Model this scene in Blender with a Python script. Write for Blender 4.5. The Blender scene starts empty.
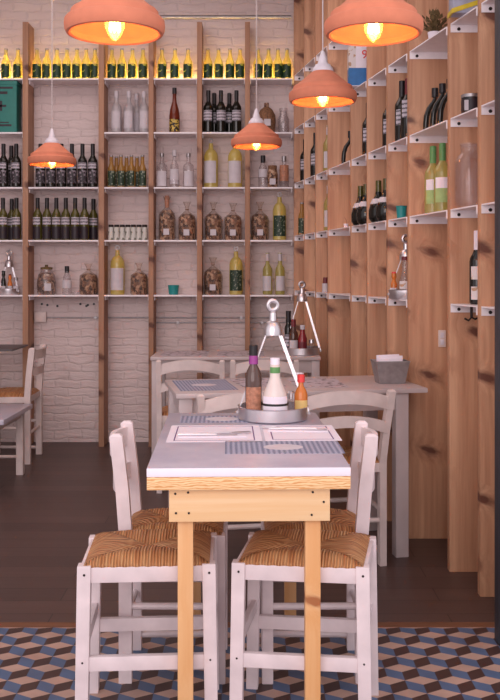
import bpy, bmesh, math, random
from mathutils import Vector, Matrix
R = math.radians
random.seed(7)
sc = bpy.context.scene
F = 920.0; HY = 272.0; CH = 1.3      # focal length in pixels, horizon row, eye height

# ------------------------------------------------------------------ camera
cam_d = bpy.data.cameras.new('camera'); cam = bpy.data.objects.new('camera', cam_d)
sc.collection.objects.link(cam); sc.camera = cam
cam.location = (0, 0, CH); cam.rotation_euler = (R(90), 0, 0)
cam_d.sensor_width = 36; cam_d.sensor_fit = 'AUTO'; cam_d.lens = F/700*36
cam_d.shift_y = -(350-HY)/700
cam_d.dof.use_dof = False

# ------------------------------------------------------------------ world and large lights
w = bpy.data.worlds.new('world'); sc.world = w; w.use_nodes = True
bg = w.node_tree.nodes['Background']
bg.inputs['Color'].default_value = (0.95, 0.86, 0.91, 1); bg.inputs['Strength'].default_value = 1.05

def area(name, loc, rot, sx, sy, power, col):
    l = bpy.data.lights.new(name, 'AREA'); l.shape = 'RECTANGLE'; l.size = sx; l.size_y = sy
    l.energy = power; l.color = col
    o = bpy.data.objects.new(name, l); sc.collection.objects.link(o)
    o.location = loc; o.rotation_euler = rot
    return o
area('street_daylight', (-1.2, -2.2, 2.6), (R(78), 0, R(-8)), 5, 3, 150, (1.0, 0.86, 0.86))
area('added_ceiling_fill', (-1.0, 5.2, 3.5), (0, 0, 0), 2.6, 1.6, 24, (1.0, 0.82, 0.80))  # fill added out of view to wash the back wall, not a room fixture

vs = sc.view_settings
vs.view_transform = 'Standard'; vs.look = 'None'; vs.gamma = 1; vs.use_curve_mapping = False
vs.exposure = 0.0

# ------------------------------------------------------------------ helpers
COL = sc.collection
def px(x, Y): return (x-250.0)*Y/F
def pz(y, Y): return CH-(y-HY)*Y/F

def link(name, me, m=None, parent=None):
    o = bpy.data.objects.new(name, me); COL.objects.link(o)
    if m is not None:
        for mm in (m if isinstance(m, (list, tuple)) else [m]): me.materials.append(mm)
    if parent is not None: o.parent = parent
    return o

class MB:
    def __init__(s): s.bm = bmesh.new()
    def box(s, x0, x1, y0, y1, z0, z1, bev=0, M=None, mi=0):
        r = bmesh.ops.create_cube(s.bm, size=1)
        T = Matrix.Translation(((x0+x1)/2, (y0+y1)/2, (z0+z1)/2)) @ Matrix.Diagonal((abs(x1-x0), abs(y1-y0), abs(z1-z0), 1))
        if M is not None: T = M @ T
        bmesh.ops.transform(s.bm, matrix=T, verts=r['verts'])
        fs = {f for v in r['verts'] for f in v.link_faces}
        for f in fs: f.material_index = mi
        if bev:
            es = list({e for v in r['verts'] for e in v.link_edges})
            g = bmesh.ops.bevel(s.bm, geom=es, offset=bev, segments=2, affect='EDGES', profile=.6)
            for f in g['faces']: f.material_index = mi
        return s
    def hexa(s, bot, top, bev=0):
        """box from four bottom and four top corner points"""
        vb = [s.bm.verts.new(p) for p in bot]; vt = [s.bm.verts.new(p) for p in top]
        fs = [s.bm.faces.new(vb[::-1]), s.bm.faces.new(vt)]
        for i in range(4):
            j = (i+1) % 4; fs.append(s.bm.faces.new((vb[i], vb[j], vt[j], vt[i])))
        if bev:
            es = list({e for f in fs for e in f.edges})
            bmesh.ops.bevel(s.bm, geom=es, offset=bev, segments=2, affect='EDGES', profile=.6)
        return s
    def bar(s, a, b, wx, wy, up=(0, 0, 1), bev=0):
        """rectangular bar from a to b; wx along (dir x up), wy along the other"""
        a, b = Vector(a), Vector(b); d = (b-a).normalized(); u = Vector(up)
        if abs(d.dot(u)) > .99: u = Vector((0, 1, 0))
        sx = d.cross(u).normalized(); sy = sx.cross(d).normalized()
        q = [(-1, -1), (1, -1), (1, 1), (-1, 1)]
        bot = [a+sx*wx/2*i+sy*wy/2*j for i, j in q]; top = [b+sx*wx/2*i+sy*wy/2*j for i, j in q]
        return s.hexa(bot, top, bev)
    def tube(s, pts, r, seg=10):
        pts = [Vector(p) for p in pts]; n = len(pts); rs = r if isinstance(r, (list, tuple)) else [r]*n
        rings = []; ref = None
        for i, p in enumerate(pts):
            d = (pts[min(i+1, n-1)]-pts[max(i-1, 0)]).normalized()
            if ref is None: ref = Vector((0, 0, 1)) if abs(d.z) < .9 else Vector((1, 0, 0))
            x = d.cross(ref).normalized(); y = x.cross(d).normalized(); ref = y
            rings.append([s.bm.verts.new(p+(x*math.cos(2*math.pi*k/seg)+y*math.sin(2*math.pi*k/seg))*rs[i]) for k in range(seg)])
        for a, b in zip(rings, rings[1:]):
            for k in range(seg): s.bm.faces.new((a[k], a[(k+1) % seg], b[(k+1) % seg], b[k]))
        s.bm.faces.new(rings[0][::-1]); s.bm.faces.new(rings[-1])
        return s
    def lathe(s, prof, seg=24, c=(0, 0, 0), closed=False, sx=1, sy=1):
        rings = []
        for r, z in prof:
            if r < 1e-5: rings.append([s.bm.verts.new((c[0], c[1], c[2]+z))])
            else: rings.append([s.bm.verts.new((c[0]+sx*r*math.cos(2*math.pi*k/seg), c[1]+sy*r*math.sin(2*math.pi*k/seg), c[2]+z)) for k in range(seg)])
        prs = list(zip(rings, rings[1:]))
        if closed: prs.append((rings[-1], rings[0]))
        for a, b in prs:
            for k in range(seg):
                j = (k+1) % seg
                if len(a) == 1 and len(b) == 1: continue
                if len(a) == 1: s.bm.faces.new((a[0], b[j], b[k]))
                elif len(b) == 1: s.bm.faces.new((a[k], a[j], b[0]))
                else: s.bm.faces.new((a[k], a[j], b[j], b[k]))
        if not closed:
            if len(rings[0]) > 1: s.bm.faces.new(rings[0][::-1])
            if len(rings[-1]) > 1: s.bm.faces.new(rings[-1])
        return s
    def torus(s, c, R0, r0, axis='y', seg=24, rs=8):
        rings = []
        for i in range(seg):
            a = 2*math.pi*i/seg
            if axis == 'y': d = Vector((math.cos(a), 0, math.sin(a))); n = Vector((0, 1, 0))
            elif axis == 'x': d = Vector((0, math.cos(a), math.sin(a))); n = Vector((1, 0, 0))
            else: d = Vector((math.cos(a), math.sin(a), 0)); n = Vector((0, 0, 1))
            rings.append([s.bm.verts.new(Vector(c)+d*R0+(d*math.cos(2*math.pi*k/rs)+n*math.sin(2*math.pi*k/rs))*r0) for k in range(rs)])
        for i in range(seg):
            a, b = rings[i], rings[(i+1) % seg]
            for k in range(rs): s.bm.faces.new((a[k], a[(k+1) % rs], b[(k+1) % rs], b[k]))
        return s
    def prism(s, poly, z0, z1, mi=0):
        vb = [s.bm.verts.new((x, y, z0)) for x, y in poly]; vt = [s.bm.verts.new((x, y, z1)) for x, y in poly]
        n = len(poly); fs = [s.bm.faces.new(vb[::-1]), s.bm.faces.new(vt)]
        for i in range(n): fs.append(s.bm.faces.new((vb[i], vb[(i+1) % n], vt[(i+1) % n], vt[i])))
        for f in fs: f.material_index = mi
        return s
    def build(s, name, m, parent=None, smooth=True, ang=35):
        bmesh.ops.recalc_face_normals(s.bm, faces=s.bm.faces)
        if smooth:
            for f in s.bm.faces: f.smooth = True
            for e in s.bm.edges:
                if len(e.link_faces) == 2 and e.calc_face_angle(0) > R(ang): e.smooth = False
        me = bpy.data.meshes.new(name); s.bm.to_mesh(me); s.bm.free()
        return link(name, me, m, parent)

def count_ok(l):
    n = len(l.split())
    if not 4 <= n <= 16: print('LABEL LENGTH', n, l)
def tag(o, label, cat, group=None, kind=None):
    if label: count_ok(label); o['label'] = label
    if cat: o['category'] = cat
    if group: o['group'] = group
    if kind: o['kind'] = kind
    return o
def thing(name, label, cat, loc=(0, 0, 0), rz=0, group=None):
    o = bpy.data.objects.new(name, None); COL.objects.link(o); o.empty_display_size = .05
    o.location = loc; o.rotation_euler = (0, 0, rz)
    return tag(o, label, cat, group)
def copy_tree(o, parent=None, loc=None, rz=None, label=None, group=None):
    c = o.copy(); COL.objects.link(c)
    if parent is not None: c.parent = parent
    if loc is not None: c.location = loc
    if rz is not None: c.rotation_euler = (0, 0, rz)
    if label: count_ok(label); c['label'] = label
    if group: c['group'] = group
    for ch in list(o.children): copy_tree(ch, c)
    return c

# ------------------------------------------------------------------ materials
def L(c):   # sRGB 0-255 to linear
    return tuple([((v/255)/12.92 if v/255 <= .04045 else ((v/255+.055)/1.055)**2.4) for v in c])+(1,)
def newmat(name):
    m = bpy.data.materials.new(name); m.use_nodes = True
    nt = m.node_tree; b = nt.nodes['Principled BSDF']
    return m, nt, b
def N(nt, t, **kw):
    n = nt.nodes.new(t)
    for k, v in kw.items():
        if hasattr(n, k): setattr(n, k, v)
    return n
def ramp(nt, fac, stops):
    r = nt.nodes.new('ShaderNodeValToRGB'); el = r.color_ramp.elements
    while len(el) < len(stops): el.new(.5)
    for e, (p, c) in zip(el, stops): e.position = p; e.color = c
    nt.links.new(fac, r.inputs['Fac']); return r.outputs['Color']
def mixc(nt, fac, a, b, mode='MIX'):
    m = nt.nodes.new('ShaderNodeMix'); m.data_type = 'RGBA'; m.blend_type = mode
    for i, v in ((0, fac), (6, a), (7, b)):
        if isinstance(v, (int, float)): m.inputs[i].default_value = v
        elif isinstance(v, tuple): m.inputs[i].default_value = v
        else: nt.links.new(v, m.inputs[i])
    return m.outputs[2]
def mathn(nt, op, a, b=None):
    m = nt.nodes.new('ShaderNodeMath'); m.operation = op
    for i, v in enumerate((a, b)):
        if v is None: continue
        if isinstance(v, (int, float)): m.inputs[i].default_value = v
        else: nt.links.new(v, m.inputs[i])
    return m.outputs[0]
def coords(nt, scale=(1, 1, 1), kind='Object', rot=(0, 0, 0)):
    tc = nt.nodes.new('ShaderNodeTexCoord'); mp = nt.nodes.new('ShaderNodeMapping')
    mp.inputs['Scale'].default_value = scale; mp.inputs['Rotation'].default_value = rot
    nt.links.new(tc.outputs[kind], mp.inputs['Vector']); return mp.outputs['Vector']
def noise(nt, vec, scale=5, detail=4, rough=.5):
    n = nt.nodes.new('ShaderNodeTexNoise'); n.inputs['Scale'].default_value = scale
    n.inputs['Detail'].default_value = detail; n.inputs['Roughness'].default_value = rough
    nt.links.new(vec, n.inputs['Vector']); return n.outputs['Fac']
def bump(nt, b, h, strength=.3, dist=.01):
    n = nt.nodes.new('ShaderNodeBump'); n.inputs['Strength'].default_value = strength
    n.inputs['Distance'].default_value = dist
    nt.links.new(h, n.inputs['Height']); nt.links.new(n.outputs['Normal'], b.inputs['Normal'])

def plain(name, c, rough=.5, metal=0, var=.12, sc_=25, bmp=.0):
    m, nt, b = newmat(name); v = coords(nt)
    n = noise(nt, v, sc_, 3)
    lo = tuple(x*(1-var) for x in L(c)[:3])+(1,); hi = tuple(min(1, x*(1+var)) for x in L(c)[:3])+(1,)
    nt.links.new(ramp(nt, n, [(.3, lo), (.7, hi)]), b.inputs['Base Color'])
    b.inputs['Roughness'].default_value = rough; b.inputs['Metallic'].default_value = metal
    if bmp: bump(nt, b, n, bmp, .002)
    return m
def emis(name, c, s):
    m, nt, b = newmat(name); b.inputs['Base Color'].default_value = L(c)
    b.inputs['Emission Color'].default_value = L(c); b.inputs['Emission Strength'].default_value = s
    return m
def glass(name, c, alpha=.5, trans=.5, rough=.05, gloss=.12, edge=.3):
    """thin tinted glass: part see-through, part body colour that lets light through, plus a clear reflection"""
    m, nt, b = newmat(name); nt.nodes.remove(b)
    out = nt.nodes['Material Output']
    t = N(nt, 'ShaderNodeBsdfTransparent'); t.inputs['Color'].default_value = tuple(x**.45 for x in L(c)[:3])+(1,)
    d = N(nt, 'ShaderNodeBsdfDiffuse'); d.inputs['Color'].default_value = L(c)
    tl = N(nt, 'ShaderNodeBsdfTranslucent'); tl.inputs['Color'].default_value = L(c)
    g = N(nt, 'ShaderNodeBsdfGlossy'); g.inputs['Roughness'].default_value = rough
    m1 = N(nt, 'ShaderNodeMixShader'); m1.inputs[0].default_value = trans
    nt.links.new(d.outputs[0], m1.inputs[1]); nt.links.new(tl.outputs[0], m1.inputs[2])
    m2 = N(nt, 'ShaderNodeMixShader'); m2.inputs[0].default_value = alpha
    nt.links.new(m1.outputs[0], m2.inputs[1]); nt.links.new(t.outputs[0], m2.inputs[2])
    fr = N(nt, 'ShaderNodeLayerWeight'); fr.inputs['Blend'].default_value = .35
    f2 = mathn(nt, 'ADD', mathn(nt, 'MULTIPLY', fr.outputs['Facing'], edge), gloss*.4)
    m3 = N(nt, 'ShaderNodeMixShader'); nt.links.new(f2, m3.inputs[0])
    nt.links.new(m2.outputs[0], m3.inputs[1]); nt.links.new(g.outputs[0], m3.inputs[2])
    nt.links.new(m3.outputs[0], out.inputs['Surface'])
    return m
def wood(name, c1, c2, ck, axis='z', knots=True, rough=.6, gs=1.0, kd=.13):
    m, nt, b = newmat(name)
    st = {'z': (26, 26, 1.1), 'x': (1.1, 26, 26), 'y': (26, 1.1, 26)}[axis]
    v = coords(nt, tuple(s*gs for s in st))
    tcs = N(nt, 'ShaderNodeTexCoord'); sp = N(nt, 'ShaderNodeSeparateXYZ'); nt.links.new(tcs.outputs['Object'], sp.inputs[0])
    cb = N(nt, 'ShaderNodeCombineXYZ')
    nt.links.new(mathn(nt, 'ADD', mathn(nt, 'MULTIPLY', sp.outputs[0], 2.6), mathn(nt, 'MULTIPLY', sp.outputs[1], 1.37)), cb.inputs[0])
    nt.links.new(mathn(nt, 'ADD', mathn(nt, 'MULTIPLY', sp.outputs[2], 5.2), mathn(nt, 'MULTIPLY', sp.outputs[0], 1.6)), cb.inputs[1]); kv = cb.outputs[0]
    vor = N(nt, 'ShaderNodeTexVoronoi'); vor.voronoi_dimensions = '2D'; nt.links.new(kv, vor.inputs['Vector']); vor.inputs['Scale'].default_value = 1
    vc = N(nt, 'ShaderNodeSeparateColor'); nt.links.new(vor.outputs['Color'], vc.inputs[0])
    dist = mathn(nt, 'ADD', vor.outputs['Distance'], mathn(nt, 'GREATER_THAN', vc.outputs[0], .58))
    # grain bends round the knots
    add = N(nt, 'ShaderNodeVectorMath'); add.operation = 'ADD'
    bend = mathn(nt, 'MULTIPLY', mathn(nt, 'POWER', mathn(nt, 'SUBTRACT', 1.0, mathn(nt, 'MINIMUM', dist, 1.0)), 7), 1.6 if knots else 0)
    nt.links.new(v, add.inputs[0]); nt.links.new(bend, add.inputs[1])
    g = noise(nt, add.outputs[0], .9, 5, .6)
    big = noise(nt, coords(nt, tuple(s*.25 for s in st)), .6, 2)
    col = ramp(nt, g, [(.32, L(c2)), (.5, tuple((a+b_)/2 for a, b_ in zip(L(c1), L(c2)))), (.66, L(c1))])
    col = mixc(nt, mathn(nt, 'MULTIPLY', big, .5), col, L(c2))
    if knots:
        kd_n = mathn(nt, 'ADD', dist, mathn(nt, 'MULTIPLY', mathn(nt, 'SUBTRACT', noise(nt, kv, 4, 3), .5), .28))
        kf = ramp(nt, kd_n, [(kd*.5, (.9, .9, .9, 1)), (kd*.9, (.5, .5, .5, 1)), (kd*1.3, (.12, .12, .12, 1)), (kd*2.4, (0, 0, 0, 1))])
        col = mixc(nt, kf, col, L(ck))
    nt.links.new(col, b.inputs['Base Color']); b.inputs['Roughness'].default_value = rough
    bump(nt, b, g, .12, .002)
    return m

M = {}
M['fin'] = wood('pine_upright_wood', (222, 174, 138), (176, 124, 92), (88, 42, 30), 'z', True, .55, kd=.12)
M['fin_back'] = wood('pine_back_upright_wood', (192, 150, 122), (158, 114, 88), (88, 48, 36), 'z', True, .6)
M['pine_v'] = wood('bare_pine_leg_wood', (240, 198, 148), (226, 168, 110), (160, 92, 48), 'z', True, .5, kd=.07)
M['pine_x'] = wood('bare_pine_apron_wood', (246, 214, 170), (236, 192, 138), (170, 100, 50), 'x', False, .5, gs=1.3)
M['white_v'] = plain('white_painted_wood', (226, 212, 214), .45, var=.08, sc_=14, bmp=.15)
M['old_white'] = plain('dull_white_painted_wood', (222, 206, 202), .5, var=.1, sc_=12, bmp=.15)
M['shelf'] = plain('white_shelf_metal', (246, 240, 244), .35, 0, .04)
M['screw'] = plain('dark_screw_metal', (50, 42, 42), .5, .6)
M['chrome'] = plain('polished_steel', (214, 210, 214), .34, 1, .04, 9)
M['tin'] = plain('galvanised_tin', (172, 168, 170), .42, .9, .12, 40)
M['black'] = plain('black_cap', (28, 24, 28), .4)
M['dark_frame'] = plain('dark_frame_paint', (52, 54, 62), .5)
M['clay'] = plain('terracotta', (214, 132, 102), .85, 0, .07, 18, .1)
M['cap_white'] = plain('white_glazed_collar', (222, 216, 224), .35)
M['cord'] = plain('pale_cord', (205, 195, 195), .6)
M['paper'] = plain('white_paper', (238, 230, 240), .8, 0, .02)
M['label'] = plain('white_label_paper', (206, 200, 206), .7, 0, .06)
M['plastic'] = plain('switch_plastic', (222, 206, 200), .4, 0, .03)
M['wine'] = plain('dark_wine_glass', (24, 24, 20), .1, 0, .2)
M['wine_green'] = plain('olive_wine_glass', (78, 74, 30), .1, 0, .2)
M['amber_top'] = glass('amber_glass', (222, 178, 96), .45, .5)
M['yellow'] = glass('pale_yellow_liquor', (255, 232, 140), .25, .6)
M['gold'] = glass('golden_liquor', (255, 244, 158), .5, .7)
M['liquor'] = glass('bright_golden_liquor', (255, 240, 146), .3, .55)
M['clear'] = glass('clear_glass', (240, 236, 238), .86, .5, .04, .15)
M['jarglass'] = glass('thin_clear_glass', (248, 244, 246), .965, .5, .04, .06, .16)
M['frost'] = glass('frosted_glass', (226, 222, 226), .25, .5, .3, .2)
M['greenwine'] = glass('pale_green_glass', (226, 220, 140), .5, .5)
M['cello'] = glass('cellophane_wrap', (240, 230, 222), .93, .4, .4, .04)
M['brandy'] = plain('red_brown_liquor', (110, 44, 26), .12, 0, .2)
M['teal'] = plain('teal_paint', (30, 140, 142), .4, 0, .06)
M['tealtin'] = plain('teal_tin', (24, 122, 112), .5, 0, .08)
M['red'] = plain('red_plastic', (224, 66, 66), .4)
M['darkred'] = plain('dark_red_cap', (110, 34, 44), .4)
M['purple'] = plain('purple_foil', (150, 62, 140), .4)
M['greenfoil'] = plain('green_foil', (96, 152, 90), .45)
M['palegreen'] = plain('pale_green_label', (160, 186, 122), .7)
M['ketchup'] = plain('red_sauce', (140, 44, 50), .2)
M['orange'] = plain('orange_sauce', (204, 118, 52), .25)
M['copper'] = plain('brown_pepper', (176, 122, 96), .5, 0, .3, 90)
M['cream'] = plain('cream_sauce', (226, 214, 208), .25, 0, .04)
M['blue'] = plain('blue_print', (44, 112, 176), .5)
M['bluepack'] = plain('grey_blue_sack', (158, 160, 180), .5, 0, .15, 20)
M['yellowpack'] = plain('yellow_print', (212, 186, 50), .5)
M['leaf'] = plain('dried_green_leaves', (104, 86, 54), .8, 0, .5, 60)
M['wicker'] = plain('brown_wicker', (128, 92, 66), .8, 0, .5, 90, .8)
M['darkframe2'] = plain('dark_table_edge', (92, 84, 86), .5)

# painted brick
def brickwall():
    m, nt, b = newmat('white_painted_brick')
    v0 = coords(nt, (1, 1, 1), 'Object', (R(90), 0, 0))
    nz = N(nt, 'ShaderNodeTexNoise'); nz.inputs['Scale'].default_value = 9; nt.links.new(v0, nz.inputs['Vector'])
    add = N(nt, 'ShaderNodeVectorMath'); add.operation = 'MULTIPLY_ADD'
    nt.links.new(nz.outputs['Color'], add.inputs[0]); add.inputs[1].default_value = (.055, .055, .055); nt.links.new(v0, add.inputs[2])
    br = N(nt, 'ShaderNodeTexBrick'); nt.links.new(add.outputs[0], br.inputs['Vector'])
    br.inputs['Scale'].default_value = 1; br.inputs['Brick Width'].default_value = .21; br.inputs['Row Height'].default_value = .064
    br.inputs['Mortar Size'].default_value = .011; br.inputs['Mortar Smooth'].default_value = 1
    br.inputs['Color1'].default_value = (1, 1, 1, 1); br.inputs['Color2'].default_value = (.62, .62, .62, 1); br.inputs['Mortar'].default_value = (0, 0, 0, 1)
    n2 = noise(nt, coords(nt, (.45, 1, 1.5)), 20, 6, .62); n3 = noise(nt, v0, 1.6, 3)
    col = ramp(nt, n3, [(.3, L((212, 194, 192))), (.7, L((230, 214, 212)))])
    col = mixc(nt, mathn(nt, 'MULTIPLY', br.outputs['Fac'], .12), col, L((160, 146, 146)))
    nt.links.new(col, b.inputs['Base Color']); b.inputs['Roughness'].default_value = .6
    h = mathn(nt, 'ADD', mathn(nt, 'MULTIPLY', br.outputs['Color'], .34), mathn(nt, 'MULTIPLY', n2, 1.1))
    bump(nt, b, h, .75, .016)
    return m
M['brick'] = brickwall()
def floorwood():
    m, nt, b = newmat('dark_floor_boards')
    v = coords(nt, (1, 1, 1))
    br = N(nt, 'ShaderNodeTexBrick'); nt.links.new(v, br.inputs['Vector'])
    br.inputs['Scale'].default_value = 1; br.inputs['Brick Width'].default_value = 1.5; br.inputs['Row Height'].default_value = .14
    br.inputs['Mortar Size'].default_value = .0025; br.inputs['Color1'].default_value = L((98, 74, 68)); br.inputs['Color2'].default_value = L((80, 60, 56)); br.inputs['Mortar'].default_value = L((38, 28, 26))
    g = noise(nt, coords(nt, (1.2, 22, 1)), 1.5, 5, .6)
    col = mixc(nt, mathn(nt, 'MULTIPLY', g, .7), br.outputs['Color'], L((62, 46, 42)))
    nt.links.new(col, b.inputs['Base Color']); b.inputs['Roughness'].default_value = .42
    bump(nt, b, g, .12, .003)
    return m
M['floor'] = floorwood()
for k, c in (('tile_cream', (178, 148, 134)), ('tile_blue', (76, 98, 130)), ('tile_brown', (64, 44, 42))):
    M[k] = plain(k, c, .45, 0, .18, 7)
M['threshold'] = wood('threshold_wood', (130, 84, 56), (104, 66, 44), (60, 40, 30), 'x', False)
M['plaster'] = plain('off_white_plaster', (206, 194, 190), .8)

def marble():
    m, nt, b = newmat('grey_white_table_slab')
    v = coords(nt); n = noise(nt, v, 6, 6, .65)
    nt.links.new(ramp(nt, n, [(.3, L((174, 170, 188))), (.7, L((200, 194, 206)))]), b.inputs['Base Color'])
    b.inputs['Roughness'].default_value = .28
    return m
M['slab'] = marble()
M['slab_edge'] = plain('white_slab_edge', (246, 240, 250), .4, 0, .02)
def endgrain():
    m, nt, b = newmat('pine_board_edge')
    v = coords(nt)
    wv = N(nt, 'ShaderNodeTexWave'); wv.wave_type = 'RINGS'; wv.rings_direction = 'Y'
    nt.links.new(coords(nt, (1, 1, 3.5)), wv.inputs['Vector']); wv.inputs['Scale'].default_value = 14; wv.inputs['Distortion'].default_value = 9; wv.inputs['Detail'].default_value = 2
    wv.inputs['Detail Scale'].default_value = 1.3
    nt.links.new(ramp(nt, wv.outputs['Fac'], [(.1, L((222, 160, 100))), (.6, L((248, 212, 160)))]), b.inputs['Base Color'])
    b.inputs['Roughness'].default_value = .6
    return m
M['endgrain'] = endgrain()
def rush():
    m, nt, b = newmat('woven_rush')
    tc = N(nt, 'ShaderNodeTexCoord'); mp = N(nt, 'ShaderNodeMapping'); mp.inputs['Scale'].default_value = (1, .05, 1)
    nt.links.new(tc.outputs['UV'], mp.inputs['Vector'])
    uv = mp.outputs['Vector']
    n1 = noise(nt, uv, 130, 3, .6); n2 = noise(nt, uv, 40, 2, .5)
    mp2 = N(nt, 'ShaderNodeMapping'); mp2.inputs['Scale'].default_value = (1, 1, 1); nt.links.new(tc.outputs['UV'], mp2.inputs['Vector'])
    n3 = noise(nt, mp2.outputs['Vector'], 14, 3, .6)
    wv = N(nt, 'ShaderNodeTexWave'); wv.bands_direction = 'X'; wv.inputs['Scale'].default_value = 36; wv.inputs['Distortion'].default_value = 1.2
    nt.links.new(uv, wv.inputs['Vector'])
    col = ramp(nt, n1, [(.3, L((146, 92, 58))), (.46, L((220, 150, 92))), (.62, L((255, 212, 154)))])
    col = mixc(nt, .45, col, ramp(nt, n2, [(.35, L((158, 94, 54))), (.65, L((234, 170, 112)))]))
    col = mixc(nt, mathn(nt, 'MULTIPLY', n3, .45), col, L((164, 102, 64)))
    col = mixc(nt, mathn(nt, 'MULTIPLY', mathn(nt, 'SUBTRACT', 1.0, wv.outputs['Fac']), .45), col, L((84, 46, 28)))
    nt.links.new(col, b.inputs['Base Color']); b.inputs['Roughness'].default_value = .5
    bump(nt, b, mathn(nt, 'ADD', wv.outputs['Fac'], n1), .9, .004)
    return m
M['rush'] = rush()
def bagfill():
    m, nt, b = newmat('dried_snack_filling')
    v = coords(nt); vo = N(nt, 'ShaderNodeTexVoronoi'); nt.links.new(v, vo.inputs['Vector']); vo.inputs['Scale'].default_value = 58
    r = N(nt, 'ShaderNodeSeparateColor'); nt.links.new(vo.outputs['Color'], r.inputs[0])
    nt.links.new(ramp(nt, r.outputs[0], [(.1, L((66, 40, 30))), (.5, L((134, 94, 70))), (.9, L((190, 156, 128)))]), b.inputs['Base Color'])
    b.inputs['Roughness'].default_value = .45; bump(nt, b, vo.outputs['Distance'], .8, .006)
    return m
M['snack'] = bagfill()
def wlabel():
    """white label crossed by thin grey print lines"""
    m, nt, b = newmat('printed_wine_label')
    wv = N(nt, 'ShaderNodeTexWave'); wv.bands_direction = 'Z'; wv.inputs['Scale'].default_value = 14; wv.inputs['Distortion'].default_value = 2; wv.inputs['Detail Scale'].default_value = 14
    nt.links.new(coords(nt), wv.inputs['Vector'])
    nt.links.new(ramp(nt, wv.outputs['Fac'], [(.15, L((96, 92, 100))), (.5, L((196, 190, 200)))]), b.inputs['Base Color'])
    b.inputs['Roughness'].default_value = .6
    return m
M['wlabel'] = wlabel()
def glabel(name, base, ink, s=40, th=.56):
    m, nt, b = newmat(name)
    n = noise(nt, coords(nt), s, 2)
    nt.links.new(ramp(nt, n, [(th-.02, L(base)), (th+.03, L(ink))]), b.inputs['Base Color']); b.inputs['Roughness'].default_value = .5
    return m
M['cider_label'] = glabel('dark_green_yellow_label', (22, 58, 32), (176, 190, 74), 30, .62)
M['dkgreen_label'] = glabel('dark_green_label', (38, 60, 44), (150, 160, 140), 60, .6)
M['yl_label'] = glabel('yellow_black_label', (206, 178, 84), (40, 30, 24), 60, .5)
M['art_label'] = glabel('white_pictured_label', (222, 214, 214), (186, 150, 120), 30, .58)
def matpattern():
    m, nt, b = newmat('placemat_chevron_print')
    v = coords(nt, (1, 1, 1), 'Object', (0, 0, R(45)))
    ch = N(nt, 'ShaderNodeTexChecker'); ch.inputs['Scale'].default_value = 90; nt.links.new(v, ch.inputs['Vector'])
    ch.inputs['Color1'].default_value = L((108, 114, 140)); ch.inputs['Color2'].default_value = L((178, 180, 200))
    nt.links.new(ch.outputs['Color'], b.inputs['Base Color']); b.inputs['Roughness'].default_value = .7
    return m
M['matpat'] = matpattern()
M['border'] = plain('menu_border_print', (112, 84, 132), .7)
M['menu_grey'] = glabel('menu_grey_print', (196, 188, 198), (120, 108, 116), 26, .56)
M['ink'] = plain('dark_ink', (60, 54, 62), .7)

# ------------------------------------------------------------------ the setting
def struct(name, mb, m, **k):
    o = mb.build(name, m, None, **k); o['kind'] = 'structure'; return o
BW = 7.035                                   # back wall
def wl(Y): return 1.592-.1826*Y               # room-side line of the right-hand shelving
struct('wall_back', MB().box(-3.3, 1.0, BW, BW+.15, 0, 3.7), M['brick'])
struct('wall_left', MB().box(-3.45, -3.3, 3.3, BW, 0, 3.7), M['plaster'])
def quadwall(p, q, t, z0, z1):
    p, q = Vector(p), Vector(q); n = Vector((q.y-p.y, p.x-q.x)).normalized()*t
    return [(p.x, p.y), (q.x, q.y), (q.x+n.x, q.y+n.y), (p.x+n.x, p.y+n.y)]
struct('wall_right', MB().prism([(wl(3.3)+.26, 3.3), (wl(BW)+.26, BW), (wl(BW)+.45, BW), (wl(3.3)+.45, 3.3)], 0, 3.7), M['plaster'])
struct('ceiling', MB().box(-3.3, 1.5, 3.2, BW, 3.7, 3.8), M['plaster'])
struct('floor', MB().box(-3.3, 1.5, 3.41, BW, -.05, 0), M['floor'])
struct('trim_1', MB().box(-3.3, 1.5, 3.365, 3.41, -.05, .002), M['threshold'])
def tiles():
    bm = bmesh.new(); wd = .1055; a = wd/math.sqrt(3); Y1 = 3.365
    cache = {}
    def vt(x, y):
        y = min(y, Y1); k = (round(x, 4), round(y, 4))
        if k not in cache: cache[k] = bm.verts.new((x, y, 0))
        return cache[k]
    for r in range(0, 34):
        cy = Y1-.01-r*1.5*a
        for c in range(-32, 16):
            cx = -.034+c*wd+(wd/2 if r % 2 else 0)
            P = [(cx+a*math.cos(R(t)), cy+a*math.sin(R(t))) for t in (90, 30, -30, -90, -150, 150)]
            for q, mi in ((((cx, cy), P[1], P[0], P[5]), 0), (((cx, cy), P[5], P[4], P[3]), 1), (((cx, cy), P[3], P[2], P[1]), 2)):
                vs_ = []
                for p in q:
                    v = vt(*p)
                    if v not in vs_: vs_.append(v)
                if len(vs_) < 3: continue
                try: f = bm.faces.new(vs_)
                except ValueError: continue
                f.material_index = mi
    mb = MB(); mb.bm.free(); mb.bm = bm
    o = struct('floor_tiled', mb, [M['tile_cream'], M['tile_blue'], M['tile_brown']], smooth=False)
    for p in o.data.polygons:
        pass
    return o
tiles()
struct('ground', MB().box(-6, 6, -6, 3.365, -.06, -.004), M['plaster'])
# dark metal door frame at the street front
struct('door_1', MB().box(px(494.3, 3.26), px(494.3, 3.26)+.1, 3.19, 3.26, 0, 3.7, .004), M['dark_frame'])

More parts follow.
